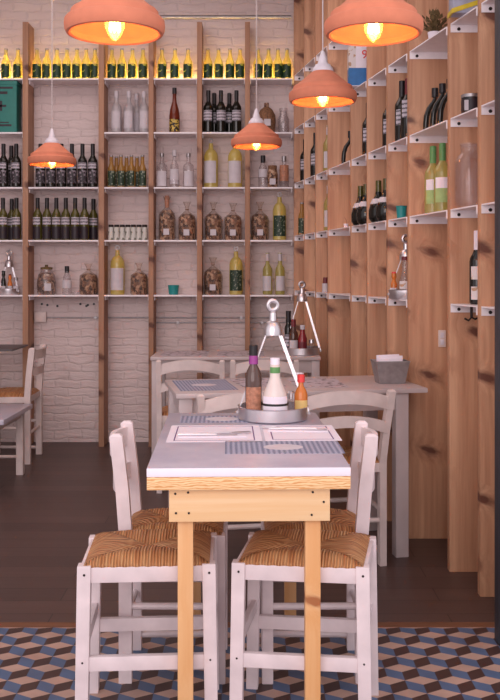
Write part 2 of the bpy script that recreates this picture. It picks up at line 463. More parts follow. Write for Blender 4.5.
# ------------------------------------------------------------------ back shelving
ROWS = [3.15, 2.742, 2.341, 1.932, 1.538, 1.129]
BF = 6.84
unit = thing('shelving_unit', 'tall pine shelving with thin white shelves along the back brick wall', 'shelving', (0, 0, 0))
ups = [(22.5, 28), (98.5, 104), (148.5, 153.5), (197, 202), (245, 250)]
upx = []
for a, b in ups:
    x0, x1 = px(a, BF), px(b, BF); upx.append((x0, x1))
    MB().box(x0, x1, BF, BW-.002, 0, 3.16, .002).build('upright', M['fin_back'], unit)
xl = px(-60, BF)
MB().box(xl-.035, xl, BF, BW-.002, 0, 3.16, .002).build('upright', M['fin_back'], unit)
bays = [(xl, upx[0][0]), (upx[0][1], upx[1][0]), (upx[1][1], upx[2][0]), (upx[2][1], upx[3][0]), (upx[3][1], upx[4][0]), (upx[4][1], px(292.5, BF))]
def backshelf(x0, x1, z):
    s = MB().box(x0+.001, x1-.001, BF+.004, BW-.002, z-.012, z, .001).build('shelf', M['shelf'], unit)
    for sx in (x0+.003, x1-.003-.004):
        MB().box(sx, sx+.004, BF+.02, BW-.02, z-.04, z-.012).build('flange', M['shelf'], s)
for bi, (x0, x1) in enumerate(bays):
    for ri, z in enumerate(ROWS[1:]):
        if bi == 1 and ri == 1: continue
        backshelf(x0, x1, z)

# warm light strip along the back of the top shelf
M['jar_grey'] = glabel('grey_printed_jar', (204, 204, 198), (120, 124, 112), 34, .56)
M['led'] = emis('warm_light_strip', (255, 224, 140), 30)
led = thing('light_strip', 'warm yellow light strip glowing along the wall behind the top bottles', 'light strip', (0, BW-.02, 2.743))
for bi, (x0, x1) in enumerate(bays):
    MB().box(x0+.02, x1-.02, -.008, .008, 0, .012).build('glowing_strip', M['led'], led)

# ------------------------------------------------------------------ right-hand shelving
FX = [294, 304.2, 315.6, 328, 351, 367.5, 387.5, 408.8, 449.6, 480.3, 513]
FY = [1465/(x-82) for x in FX]
RR = [z+.034 for z in ROWS]
unit2 = thing('shelving_unit', 'floor-to-ceiling pine shelving stepping along the right wall with screwed white shelves', 'shelving', (0, 0, 0))
TF = .045
for Y in FY:
    X = wl(Y)
    MB().box(X, X+.255, Y, Y+TF, .0, 3.66, .003).build('upright', M['fin'], unit2)
def rshelf(k, z):
    Y0, Y1 = FY[k+1]+TF+.001, FY[k]-.001          # near end, far end
    xa, xb = wl(Y0)+.004, wl(Y1)+.004
    if k == len(FY)-2: pass
    m = MB(); d = .235
    bot = [(xa, Y0, z-.006), (xa+d, Y0, z-.006), (xb+d, Y1, z-.006), (xb, Y1, z-.006)]
    m.hexa(bot, [(p[0], p[1], z) for p in bot])
    s = m.build('shelf', M['shelf'], unit2)
    f = MB().box(xb, xb+d, Y1-.004, Y1, z-.038, z-.006).build('flange', M['shelf'], s)
    MB().box(xa, xa+d, Y0, Y0+.004, z-.038, z-.006).build('flange', M['shelf'], s)
    for sx in ((.035, .19) if k in (7, 6) else (.035,)):
        MB().tube([(xb+sx, Y1-.007, z-.024), (xb+sx, Y1-.004, z-.024)], .0072, 12).build('screw', M['screw'], s)
for k in range(len(FY)-1):
    for ri, z in enumerate(RR):
        if ri == 0 or (k == 7 and ri == 5): continue
        rshelf(k, z)
    # lips on the face of each upright reach the row below eye level too

# ------------------------------------------------------------------ bottles
def bottle_parts(t, prof, gm, label=None, cap=None, extra=()):
    MB().lathe(prof, 20).build('bottle_body', gm, t)
    if label:
        for z0, z1, r, m in (label if isinstance(label, list) else [label]):
            mb = MB(); n_ = 10; half = R(62); rings = []
            for i_ in range(n_+1):
                a_ = -math.pi/2-half+2*half*i_/n_
                rings.append([mb.bm.verts.new((rr*math.cos(a_), rr*math.sin(a_), zz)) for rr, zz in ((r-.0012, z0), (r+.0012, z0), (r+.0012, z1), (r-.0012, z1))])
            for p_, q_ in zip(rings, rings[1:]):
                for k_ in range(4): mb.bm.faces.new((p_[k_], p_[(k_+1) % 4], q_[(k_+1) % 4], q_[k_]))
            mb.bm.faces.new(rings[0][::-1]); mb.bm.faces.new(rings[-1]); mb.build('label', m, t)
    if cap:
        z0, z1, r, m = cap
        MB().lathe([(0, z0), (r, z0), (r, z1-.002), (r-.002, z1), (0, z1)], 16).build('cap', m, t)
    for nm, pr, m in extra: MB().lathe(pr, 40).build(nm, m, t)
def P_wine(h=.31, r=.037):
    return [(0, .004), (r-.006, 0), (r-.001, .006), (r, .02), (r, h*.58), (r*.93, h*.63), (r*.62, h*.69), (.0155, h*.74), (.0135, h*.8), (.0135, h*.97), (.015, h*.975), (.015, h), (0, h)]
def P_beer(h=.236, r=.035):
    return [(0, .003), (r-.004, 0), (r, .005), (r, h*.52), (r*.9, h*.6), (r*.5, h*.74), (.0135, h*.84), (.012, h*.95), (.0135, h*.96), (.0135, h*.99), (0, h*.99)]
def P_magnum(h=.335, r=.053):
    return [(0, .004), (r-.006, 0), (r, .008), (r, h*.66), (r*.97, h*.72), (r*.84, h*.79), (r*.58, h*.845), (r*.34, h*.875), (.0165, h*.9), (.0155, h), (0, h)]
def P_gin(h=.255, r=.041):
    return [(0, .004), (r-.004, 0), (r, .006), (r, h*.62), (r*.9, h*.68), (r*.45, h*.73), (.014, h*.77), (.014, h*.95), (.0155, h), (0, h)]
TYPES = {
 'cider': ('bottle', lambda t: bottle_parts(t, P_beer(), M['gold'], (.014, .118, .035, M['cider_label']), (.227, .24, .0145, M['tin']))),
 'wine': ('bottle', lambda t: bottle_parts(t, P_wine(.325, .036), M['wine'], [(.14, .185, .036, M['wlabel']), (.03, .125, .036, M['wlabel_dark'])], (.245, .327, .0155, M['black']))),
 'wineo': ('bottle', lambda t: bottle_parts(t, P_wine(.315, .034), M['wine_green'], [(.115, .17, .034, M['wlabel']), (.01, .10, .0342, M['black2'])], (.235, .317, .0155, M['black']))),
 'winew': ('bottle', lambda t: bottle_parts(t, P_wine(.315, .037), M['wine'], (.085, .165, .037, M['wlabel']), (.225, .317, .0155, M['black']))),
 'green330': ('bottle', lambda t: bottle_parts(t, P_beer(.24, .029), M['amber_top'], (.012, .125, .029, M['dkgreen_label']), (.231, .243, .0145, M['tin']))),
 'frost': ('bottle', lambda t: bottle_parts(t, P_wine(.31, .038), M['frost'], (.03, .16, .038, M['label']), (.262, .312, .0165, M['label']), [('emblem', [(0, .135), (.0395, .135), (.0395, .15), (0, .15)], M['tin'])] if False else ())),
 'magnum': ('bottle', lambda t: (bottle_parts(t, P_magnum(), M['liquor'], (.035, .2, .053, M['label'])), swing(t, .335))),
 'magnumg': ('bottle', lambda t: (bottle_parts(t, P_magnum(.325, .05), M['liquor'], (.03, .185, .05, M['dkgreen_label'])), swing(t, .325))),
 'gin': ('bottle', lambda t: bottle_parts(t, P_gin(), M['clear'], (.012, .125, .041, M['label']), (.235, .262, .0165, M['tin']))),
 'clearwine': ('bottle', lambda t: bottle_parts(t, P_wine(.315, .036), M['greenwine'], (.03, .14, .036, M['label']), (.255, .317, .015, M['label']))),
 'spritz': ('jar', lambda t: (MB().lathe([(0, 0), (.019, 0), (.0205, .004), (.0205, .09), (.018, .098), (0, .098)], 16).build('jar_body', M['jar_grey'], t), MB().lathe([(0, .098), (.0195, .098), (.0195, .116), (0, .116)], 16).build('lid', M['screw'], t))),
}
M['wlabel_dark'] = glabel('dark_back_label', (52, 46, 52), (150, 140, 150), 55, .55)
M['black2'] = plain('near_black_label', (40, 30, 40), .5)
def swing(t, h):
    MB().torus((0, 0, h+.02), .014, .004, 'y', 14, 6).build('swing_stopper', M['tin'], t)
PROTO = {}
def put(kind, name, loc, label, group=None, cat=None, rz=0):
    if kind in PROTO:
        o = copy_tree(PROTO[kind], None, loc, rz, label, None); o.name = name
        if 'group' in o.keys(): del o['group']
        if group: o['group'] = group
        if cat: o['category'] = cat
        return o
    c, fn = TYPES[kind]; o = thing(name, label, cat or c, loc, rz, group); fn(o); PROTO[kind] = o
    return o
ORD = ['leftmost', 'second from left', 'third from left', 'fourth from left', 'fifth from left', 'sixth from left', 'seventh from left']
NUM = {2: 'two', 3: 'three', 4: 'four', 5: 'five', 6: 'six', 7: 'seven', 8: 'eight'}
def ordn(i, n):
    if i == n-1: return 'rightmost'
    return ORD[i]
BAY = ['left-edge bay', 'wide second bay', 'third bay', 'fourth bay', 'fifth bay', 'corner bay']
ROWN = {1: 'top back shelf', 2: 'second back shelf', 3: 'third back shelf', 4: 'fourth back shelf', 5: 'lowest back shelf'}
def row(kind, name, xs, r, bay, desc, group, Y=6.93, cat=None, where=None):
    n = len(xs); st = 0; wpx = 2*133*{'winew': .037, 'wine': .036, 'wineo': .034, 'frost': .038}.get(kind, .0)
    Y0 = Y
    for i, x in enumerate(xs):
        st = 1-st if i and x-xs[i-1] < wpx+.3 else 0
        Y = Y0 if wpx == 0 else (6.99 if st else 6.888)
        lab = f'{ordn(i, n)} of {NUM[n]} {desc}, {ROWN[r]}, {BAY[bay]}'
        put(kind, name, (px(x, Y), Y + (0.0), ROWS[r]+.0005), lab, group, cat, random.uniform(-.35, .35))
# top shelf
for b_, xs in enumerate([[6, 18], [37, 47, 57, 67, 77, 86.3, 95], [112, 122, 132.5, 143], [162, 175, 188], [208, 218.5, 230, 240], [258, 268.5, 278, 287]]):
    row('cider', 'cider_bottle', xs, 1, b_, 'yellow green-label bottles', 'yellow bottles with green labels on the top shelf')
# second shelf
row('frost', 'spirit_bottle', [116.5, 129, 136.5, 144], 2, 2, 'frosted white bottles', 'frosted white spirit bottles')
row('winew', 'wine_bottle', [208.4, 214.2, 221, 229.3, 236.5], 2, 4, 'dark white-label wine bottles', 'dark wine bottles on the second shelf')
# third
row('wine', 'wine_bottle', [3.5, 11.3, 16.3], 3, 0, 'dark wine bottles', 'dark wine bottles on the third shelf')
row('wine', 'wine_bottle', [40.5, 51, 61.5, 72, 82.5, 92.8], 3, 1, 'dark wine bottles', 'dark wine bottles on the third shelf')
row('green330', 'small_bottle', [111.3, 121, 131.5, 142.5], 3, 2, 'front amber green-label bottles', 'small amber bottles on the third shelf', 6.9)
row('green330', 'small_bottle', [116.5, 126.5, 137], 3, 2, 'rear amber green-label bottles', 'small amber bottles on the third shelf', 6.975)
row('gin', 'gin_bottle', [162, 188.5], 3, 3, 'clear round-shouldered bottles', 'clear spirit bottles on the third shelf')
row('magnum', 'large_bottle', [211, 235], 3, 4, 'large golden bottles', 'large golden bottles with swing stoppers')
# fourth
row('wineo', 'wine_bottle', [3, 11.8, 16.5], 4, 0, 'olive wine bottles', 'olive wine bottles on the fourth shelf')
row('wineo', 'wine_bottle', [37.6, 47, 56.4, 65.8, 75.2, 84.6, 93.4], 4, 1, 'olive wine bottles', 'olive wine bottles on the fourth shelf')
row('spritz', 'small_jar', [111, 116.7, 122.3, 127.9, 133.4, 139, 144.6], 4, 2, 'small lidded jars', 'small grey jars on the fourth shelf', 6.9)
put('magnumg', 'large_bottle', (px(279.5, 6.93), 6.93, ROWS[4]+.0005), 'large golden bottle with dark green label on fourth back shelf in corner bay', None)
put('magnum', 'large_bottle', (px(117.5, 6.93), 6.93, ROWS[5]+.0005), 'large golden bottle with white label on lowest back shelf, third bay', None)
put('magnumg', 'large_bottle', (px(236, 6.93), 6.93, ROWS[5]+.0005), 'large golden bottle with green label on lowest back shelf beside bagged jar', None)
row('clearwine', 'wine_bottle', [267.5, 280], 5, 5, 'slender pale wine bottles', 'pale wine bottles on the lowest shelf')
row('winew', 'wine_bottle', [], 5, 5, '', '')
# single bottles on the back shelves
t = thing('liqueur_bottle', 'red-brown liqueur bottle with yellow label standing alone on second back shelf', 'bottle', (px(174.5, 6.93), 6.93, ROWS[2]+.0005))
bottle_parts(t, [(0, .004), (.036, 0), (.040, .006), (.04, .13), (.034, .18), (.018, .235), (.014, .27), (.014, .335), (0, .335)], M['brandy'], (.012, .105, .04, M['yl_label']), (.30, .345, .0165, M['black']))
t = thing('gin_bottle', 'tall clear bottle with slanted white label between two round-shouldered bottles', 'bottle', (px(174.5, 6.93), 6.93, ROWS[3]+.0005))
bottle_parts(t, [(0, .004), (.03, 0), (.036, .006), (.038, .05), (.03, .17), (.016, .2), (.0135, .22), (.0135, .27), (0, .27)], M['clear'], (.03, .14, .036, M['label']), (.24, .285, .0165, M['label']))
t = thing('spirit_bottle', 'small clear bottle with black cap and white label on third back shelf', 'bottle', (px(263, 6.93), 6.93, ROWS[3]+.0005))
bottle_parts(t, [(0, .004), (.03, 0), (.035, .006), (.035, .13), (.028, .16), (.017, .18), (.017, .2), (0, .2)], M['clear'], (.08, .14, .035, M['label']), (.19, .245, .018, M['black']))
t = thing('snack_jar', 'glass jar of brown snacks with white label between two bottles', 'jar', (px(272.5, 6.9), 6.9, ROWS[3]+.0005))
MB().lathe([(0, .002), (.034, 0), (.038, .006), (.04, .1), (.034, .13), (.03, .14), (0, .14)], 20).build('jar_body', M['snack'], t)
MB().lathe([(0, .14), (.033, .14), (.033, .165), (0, .165)], 20).build('lid', M['wicker'], t)
MB().box(-.022, .022, -.0425, -.038, .02, .065).build('label', M['label'], t)
t = thing('spirit_bottle', 'grey glass bottle with brown label at right end of third back shelf', 'bottle', (px(284, 6.93), 6.93, ROWS[3]+.0005))
bottle_parts(t, P_gin(.24, .037), M['clear'], (.05, .17, .037, M['copper']), (.2, .24, .018, M['tin']))
t = thing('wicker_flask', 'round brown wicker flask on second back shelf above small pendant lamp', 'flask', (px(266.5, 6.93), 6.93, ROWS[2]+.0005))
MB().lathe([(0, 0), (.05, 0), (.062, .02), (.07, .09), (.066, .14), (.045, .18), (.02, .2), (0, .2)], 24).build('wicker_body', M['wicker'], t)
MB().lathe([(0, .2), (.018, .2), (.018, .23), (0, .23)], 14).build('stopper', M['snack'], t)
MB().box(-.02, .03, -.072, -.067, .05, .1).build('label', M['label'], t)
t = thing('glass_jar', 'clear handled glass jar right of the wicker flask', 'jar', (px(283.5, 6.93), 6.93, ROWS[2]+.0005))
MB().lathe([(0, .003), (.038, 0), (.042, .006), (.043, .11), (.03, .14), (.03, .17), (.026, .17), (.026, .14), (.038, .108), (.037, .01), (0, .008)], 20).build('jar_body', M['clear'], t)
MB().lathe([(0, .17), (.032, .17), (.032, .19), (0, .19)], 18).build('lid', M['clear'], t)
# teal tin
t = thing('teal_tin', 'tall teal metal tin with dark printing in the left-edge bay', 'tin', (px(-2, 6.93), 6.93, ROWS[2]+.0005))
MB().box(-.158, .158, -.07, .07, 0, .375, .006).build('tin_body', M['tealtin'], t)
MB().box(-.162, .162, -.074, .074, .355, .385, .003).build('lid', M['tealtin'], t)
mk = MB()
for (a, b, c, d) in ((-.14, .13, .325, .34), (-.1, .09, .285, .305), (-.03, .05, .16, .235), (-.06, .08, .19, .205), (-.12, .12, .045, .06), (-.09, .1, .07, .078)):
    mk.box(a, b, -.0716, -.0704, c, d)
mk.build('printing', M['ink'], t)
# cellophane wrapped jars of dried goods
def bagjar(x, r, base, h, wd, label, labelled=True, cork=False, rowz=None):
    t = thing('wrapped_jar', label, 'jar', (px(x, 6.93), 6.93, ROWS[base]+.0005))
    k = h; q = wd
    MB().lathe([(0, .002), (q*.9, 0), (q, .01), (q*1.02, k*.5), (q*.9, k*.61), (q*.55, k*.68), (0, k*.69)], 22).build('filling', M['snack'], t)
    m = MB(); seg = 22
    prof = [(q*.95, 0), (q*1.06, .012), (q*1.08, k*.5), (q*.97, k*.62), (q*.5, k*.71), (.011, k*.78), (q*.3, k*.9), (q*.5, k)]
    rings = []
    for i, (rr, z) in enumerate(prof):
        rings.append([m.bm.verts.new((rr*(1+.1*math.sin(k_*2.7+i))*math.cos(2*math.pi*k_/seg), rr*(1+.1*math.sin(k_*2.7+i))*math.sin(2*math.pi*k_/seg), z)) for k_ in range(seg)])
    for a, b in zip(rings, rings[1:]):
        for k_ in range(seg): m.bm.faces.new((a[k_], a[(k_+1) % seg], b[(k_+1) % seg], b[k_]))
    m.build('wrapper', M['cello'], t)
    if labelled: MB().box(-.022, .022, -q*1.12-.002, -q*1.12, k*.12, k*.12+.045).build('label', M['label'], t)
    if cork: MB().lathe([(0, k*.74), (.015, k*.74), (.02, k*.95), (.016, k*1.02), (0, k*1.02)], 14).build('stopper', M['copper'], t)
    MB().torus((0, 0, k*.8), .013, .003, 'z', 12, 6).build('tie', M['wicker'], t)
    return t
bagjar(167, 0, 4, .33, .056, 'wrapped brown jar with cork stopper on fourth back shelf, fourth bay', True, True)
bagjar(187, 0, 4, .29, .06, 'wrapped brown jar beside the cork-stoppered jar on fourth back shelf')
bagjar(213.5, 0, 4, .29, .06, 'left wrapped brown jar of the pair on fourth shelf, fifth bay')
bagjar(233, 0, 4, .28, .06, 'right wrapped brown jar of the pair on fourth shelf, fifth bay')
bagjar(260, 0, 4, .29, .06, 'wrapped brown jar left of the golden bottle in the corner bay')
bagjar(213, 0, 5, .28, .062, 'wrapped brown jar with wide label on lowest shelf beside green-label bottle')
bagjar(139, 0, 5, .24, .058, 'wrapped brown packet right of golden bottle on lowest shelf, third bay', False)
bagjar(88.5, 0, 5, .235, .062, 'wrapped brown packet at right end of lowest shelf, wide second bay', False)
t = thing('preserve_jar', 'round glass jar of mixed preserves on lowest shelf, wide second bay', 'jar', (px(46.5, 6.93), 6.93, ROWS[5]+.0005))
MB().lathe([(0, .002), (.056, 0), (.064, .012), (.068, .09), (.055, .15), (.04, .165), (0, .165)], 22).build('filling', M['snack'], t)
MB().lathe([(.06, 0), (.068, .012), (.072, .09), (.06, .152), (.044, .17), (.044, .19)], 22).build('jar_glass', M['clear'], t)
MB().lathe([(0, .19), (.045, .19), (.045, .205), (.012, .21), (.012, .225), (0, .225)], 18).build('lid', M['leaf'], t)
MB().box(.0, .05, -.073, -.069, .03, .085).build('label', M['label'], t)
t = thing('oil_bottle', 'small clear bottle with black stopper on lowest back shelf', 'bottle', (px(67, 6.93), 6.93, ROWS[5]+.0005))
bottle_parts(t, [(0, .003), (.034, 0), (.036, .01), (.034, .1), (.026, .14), (.018, .16), (.018, .175), (0, .175)], M['clear'], (.05, .11, .0345, M['label']), (.165, .215, .017, M['black']))
t = thing('glass_dish', 'tiny clear glass dish right of the black-stoppered bottle', 'dish', (px(76, 6.9), 6.9, ROWS[5]+.0005))
MB().lathe([(0, 0), (.03, 0), (.04, .022), (.037, .022), (.028, .005), (0, .005)], 20).build('bowl', M['clear'], t)
def cup(loc, r, h, label):
    t = thing('teal_cup', label, 'cup', loc)
    MB().lathe([(0, 0), (r*.8, 0), (r, h), (r*.93, h), (r*.74, .006), (0, .006)], 20).build('cup_body', M['teal'], t)
    MB().torus((0, 0, h), r*.97, .0025, 'z', 20, 6).build('rim', M['teal'], t)
cup((px(173.5, 6.93), 6.93, ROWS[5]+.0005), .042, .07, 'small teal cup alone on the lowest back shelf')

# ------------------------------------------------------------------ condiment caddies
def caddy(loc, rz, label, r=.125, h=.43, side=1, group=None):
    t = thing('condiment_caddy', label, 'caddy', loc, rz)
    MB().lathe([(0, 0), (r*.97, 0), (r, .004), (r, .044), (r+.003, .047), (r-.003, .047), (r-.004, .006), (0, .005)], 40).build('tray', M['chrome'], t)
    for s in (-1, 1):
        b = MB().bar((s*(r+.002), -.02 if s > 0 else .0, .02), (s*.024, 0, h-.125), .005 if s < 0 else .012, .003, (0, 1, 0)).build('handle_bar', M['chrome'], t)
        MB().tube([(s*(r+.002)-.0, -.026 if s > 0 else -.006, .024), (s*(r+.002), -.018 if s > 0 else .004, .024)], .006, 10).build('bolt', M['tin'], b)
    MB().lathe([(0, h-.13), (.034, h-.13), (.034, h-.112), (.031, h-.1), (.025, h-.085), (.015, h-.078), (.014, h-.05), (.01, h-.045), (0, h-.045)], 24).build('bell', M['chrome'], t)
    MB().torus((0, 0, h-.024), .017, .0085, 'y', 24, 8).build('ring_handle', M['chrome'], t)
    return t
TT = .772
YC = 3.31; XC = px(273, YC)

# ------------------------------------------------------------------ front table
tb = thing('dining_table', 'narrow table with grey-white slab top and bare pine apron and legs', 'table', (px(249, 2.48), 2.48, 0), R(1.55))
hw = .2755; D1 = .97
tp = MB().box(-hw, hw, 0, D1, TT-.024, TT, .002).build('tabletop', [M['slab'], M['slab_edge']], tb)
for p in tp.data.polygons: p.material_index = 0 if p.normal.z > .9 else 1
MB().box(-hw+.0005, hw-.0005, .0005, D1-.0005, TT-.059, TT-.0245, .001).build('tabletop_board', M['endgrain'], tb)
ap = MB().box(-.217, .222, .028, .048, TT-.152, TT-.0595, .001).build('apron', M['pine_x'], tb)
for x_, z_ in ((-.2, TT-.075), (-.165, TT-.072), (-.198, TT-.128), (-.163, TT-.128), (.175, TT-.073), (.205, TT-.1), (.172, TT-.135)):
    MB().tube([(x_, .026, z_), (x_, .0285, z_)], .0032, 8).build('screw', M['screw'], ap)
MB().box(-.217, .218, .9, .92, TT-.152, TT-.0595, .001).build('apron', M['pine_x'], tb)
for s in (-1, 1):
    MB().box(s*.215-.01, s*.215+.01, .05, .898, TT-.13, TT-.0595, .001).build('apron', M['pine_x'], tb) if False else None
    MB().box(s*.1735-.021+(.004 if s > 0 else 0), s*.1735+.021+(.004 if s > 0 else 0), .0485, .088, 0, TT-.0595, .0015).build('leg', M['pine_v'], tb)
    MB().box(s*.1735-.021, s*.1735+.021, .86, .8995, 0, TT-.0595, .0015).build('leg', M['pine_v'], tb)

def sheet(name, label, cat, x0, x1, y0, y1, z, m, rz=0, origin=(0, 0), th=.0006):
    t = thing(name, label, cat, (origin[0], origin[1], z), rz)
    return t, MB().box(x0, x1, y0, y1, 0, th)
def placemat(label, cx, cy, w_, d_, z, rz=0, style='menu'):
    t = thing('placemat', label, 'placemat', (cx, cy, z), rz)
    MB().box(-w_/2, w_/2, -d_/2, d_/2, 0, .0008).build('sheet', M['paper'] if style == 'menu' else (M['menu_grey'] if style == 'grey' else M['matpat']), t)
    if style == 'menu':
        b = MB(); i = .022; q = .004
        for (a0, a1, b0, b1) in ((-w_/2+i, w_/2-i, -d_/2+i, -d_/2+i+q), (-w_/2+i, w_/2-i, d_/2-i-q, d_/2-i), (-w_/2+i, -w_/2+i+q, -d_/2+i, d_/2-i), (w_/2-i-q, w_/2-i, -d_/2+i, d_/2-i)):
            b.box(a0, a1, b0, b1, .0008, .0011)
        b.build('printed_border', M['border'], t)
    if style == 'pattern':
        m = MB(); m.lathe([(0, 0), (.052, 0), (.052, .0004), (0, .0004)], 28, (0, 0, .0008), sx=1.15, sy=.85)
        m.build('oval_badge', M['label'], t)
    return t
placemat('white menu placemat with purple border on left of front table', -.115, 3.01, .3, .31, TT+.0002, R(1.5))
placemat('white menu placemat with purple border on right of front table', .165, 3.02, .24, .29, TT+.0002, R(1.5))
placemat('blue-grey patterned placemat with white oval nearest the front table edge', .1, 2.77, .35, .195, TT+.0002, R(1.5), 'pattern')
placemat('blue-grey patterned placemat at back left of front table behind steel caddy', -.1, 3.3, .30, .15, TT+.0002, R(1.5), 'pattern')

def cutlery(kind, label, cx, cy, z, rz, ln=.19):
    t = thing(kind, label, kind, (cx, cy, z), rz)
    MB().tube([(-ln/2, 0, .003), (-ln*.3, 0, .0035), (ln*.15, 0, .003)], [.0042, .0035, .0025], 8).build('handle', M['chrome'], t)
    if kind == 'fork':
        m = MB().prism([(ln*.15, -.003), (ln*.25, -.011), (ln*.32, -.012), (ln*.32, .012), (ln*.25, .011), (ln*.15, .003)], .0015, .0035)
        for k in range(4): m.box(ln*.32, ln*.5, -.012+k*.0068, -.0085+k*.0068, .0015, .0035)
        m.build('tines', M['chrome'], t)
    else:
        MB().prism([(ln*.15, -.004), (ln*.45, -.009), (ln*.5, -.002), (ln*.5, .004), (ln*.15, .004)], .0015, .0035).build('blade', M['chrome'], t)
def napkin(label, cx, cy, z, w_, d_, rz):
    t = thing('napkin', label, 'napkin', (cx, cy, z), rz)
    MB().box(-w_/2, w_/2, -d_/2, d_/2, 0, .0016, .0006).build('lower_fold', M['paper'], t)
    MB().box(-w_/2, w_/2-.004, -d_/2+.003, d_/2-.003, .0016, .0032, .0006).build('upper_fold', M['paper'], t)
zc = TT+.0014
napkin('folded white napkin under cutlery on left menu placemat', -.12, 2.955, zc, .22, .07, R(3))
cutlery('knife', 'steel knife lying on the left folded napkin', -.135, 2.945, zc+.0033, R(2))
cutlery('fork', 'steel fork lying slanted on the left folded napkin', -.09, 2.975, zc+.0033, R(16))
napkin('folded white napkin under cutlery on right menu placemat', .16, 3.06, zc, .2, .07, R(-3))
cutlery('knife', 'steel knife lying on the right folded napkin', .16, 3.05, zc+.0033, R(-3))
cutlery('fork', 'steel fork lying slanted on the right folded napkin', .13, 3.075, zc+.0033, R(166))

caddy((XC, YC, TT+.0012), 0, 'round steel condiment caddy with ring handle on front table')
zt = TT+.0065
t = thing('sauce_bottle', 'dark vinegar bottle with purple neck foil in front table caddy', 'bottle', (px(253.5, 3.27), 3.27, zt))
bottle_parts(t, [(0, .003), (.026, 0), (.029, .006), (.029, .145), (.024, .17), (.014, .19), (.0125, .25), (0, .25)], M['cellod'] if 'cellod' in M else glass('smoky_glass', (120, 92, 84), .25, .4), (.012, .115, .029, M['copper']), (.225, .262, .0155, M['black']), [('foil', [(0, .195), (.0165, .195), (.0155, .225), (0, .225)], M['purple'])])
t = thing('sauce_bottle', 'white cream sauce bottle with green neck band in front table caddy', 'bottle', (px(275, 3.255), 3.255, zt))
bottle_parts(t, [(0, .003), (.040, 0), (.044, .006), (.0455, .05), (.041, .095), (.026, .13), (.019, .15), (.018, .195), (0, .195)], M['cream'], [(.03, .085, .0462, M['paper']), (.165, .186, .0185, M['greenfoil'])], (.192, .218, .017, M['slab_edge']), [('label_stripe', [(.044, .052), (.0478, .052), (.0478, .06), (.044, .06)], M['black'])])
t = thing('hot_sauce_bottle', 'small orange hot sauce bottle with red cap in front table caddy', 'bottle', (px(301, 3.29), 3.29, zt))
bottle_parts(t, [(0, .003), (.0215, 0), (.0235, .005), (.0235, .085), (.018, .1), (.0095, .115), (.009, .13), (0, .13)], M['orange'], (.02, .065, .0235, plain('pale_yellow_label', (222, 190, 120), .6)), (.128, .155, .0135, M['red']))
t = thing('salt_shaker', 'small glass salt shaker behind cream sauce bottle', 'shaker', (px(291, 3.36), 3.36, zt))
MB().lathe([(0, 0), (.018, 0), (.02, .005), (.017, .06), (0, .06)], 16).build('shaker_body', M['clear'], t)
MB().lathe([(0, .06), (.0175, .06), (.016, .08), (.008, .088), (0, .088)], 16).build('shaker_cap', M['chrome'], t)

# ------------------------------------------------------------------ seats
def rush_seat(wf, wb, d, z, parent, name='rush_seat'):
    """four woven triangles meeting at the centre; uv.x runs along the rail so the strands run to the middle"""
    bm = bmesh.new(); uvl = bm.loops.layers.uv.new('UVMap')
    C4 = [(-wf/2, d/2), (wf/2, d/2), (wb/2, -d/2), (-wb/2, -d/2)]
    c = (0, 0); n = 22; mr = 10
    def P(q, u, t):                       # t: 0 rail, 1 centre
        (ax, ay), (bx, by) = C4[q], C4[(q+1) % 4]
        e = (ax+(bx-ax)*u, ay+(by-ay)*u)
        x = e[0]*(1-t); y = e[1]*(1-t)
        crown = .028*math.sin(min(1, t*3.2)*math.pi/2) - .016*t*t
        corner = abs(2*u-1)
        zz = z + crown*(1-.30*corner**3)
        if t == 0: zz = z - .0
        zz += .0022*math.sin(u*68+q)*(1-t)
        return (x, y, zz)
    for q in range(4):
        lnq = math.dist(C4[q], C4[(q+1) % 4])
        g = [[bm.verts.new(P(q, i/n, (j/mr)**1.5)) for i in range(n+1)] for j in range(mr)]
        cen = bm.verts.new(P(q, .5, 1))
        rim = [bm.verts.new((v.co.x*.985, v.co.y*.985, z-.012)) for v in g[0]]
        def uvof(i, j): return ((((i/n)-.5)*(1-(j/mr)**1.5)+.5)*lnq+q*3.1, (j/mr)*d/2+q)
        for j in range(mr-1):
            for i in range(n):
                f = bm.faces.new((g[j][i], g[j][i+1], g[j+1][i+1], g[j+1][i]))
                for lp, uv in zip(f.loops, (uvof(i, j), uvof(i+1, j), uvof(i+1, j+1), uvof(i, j+1))): lp[uvl].uv = uv
        for i in range(n):
            f = bm.faces.new((g[mr-1][i], g[mr-1][i+1], cen))
            for lp, uv in zip(f.loops, (uvof(i, mr-1), uvof(i+1, mr-1), uvof(n/2, mr))): lp[uvl].uv = uv
            f = bm.faces.new((rim[i], rim[i+1], g[0][i+1], g[0][i]))
            for lp, uv in zip(f.loops, (uvof(i, 0), uvof(i+1, 0), uvof(i+1, 0), uvof(i, 0))): lp[uvl].uv = uv
    bmesh.ops.remove_doubles(bm, verts=bm.verts, dist=.0004)
    bb = bmesh.ops.holes_fill(bm, edges=[e for e in bm.edges if len(e.link_faces) == 1])
    bmesh.ops.recalc_face_normals(bm, faces=bm.faces)
    for f in bm.faces: f.smooth = True
    me = bpy.data.meshes.new(name); bm.to_mesh(me); bm.free()
    return link(name, me, M['rush'], parent)

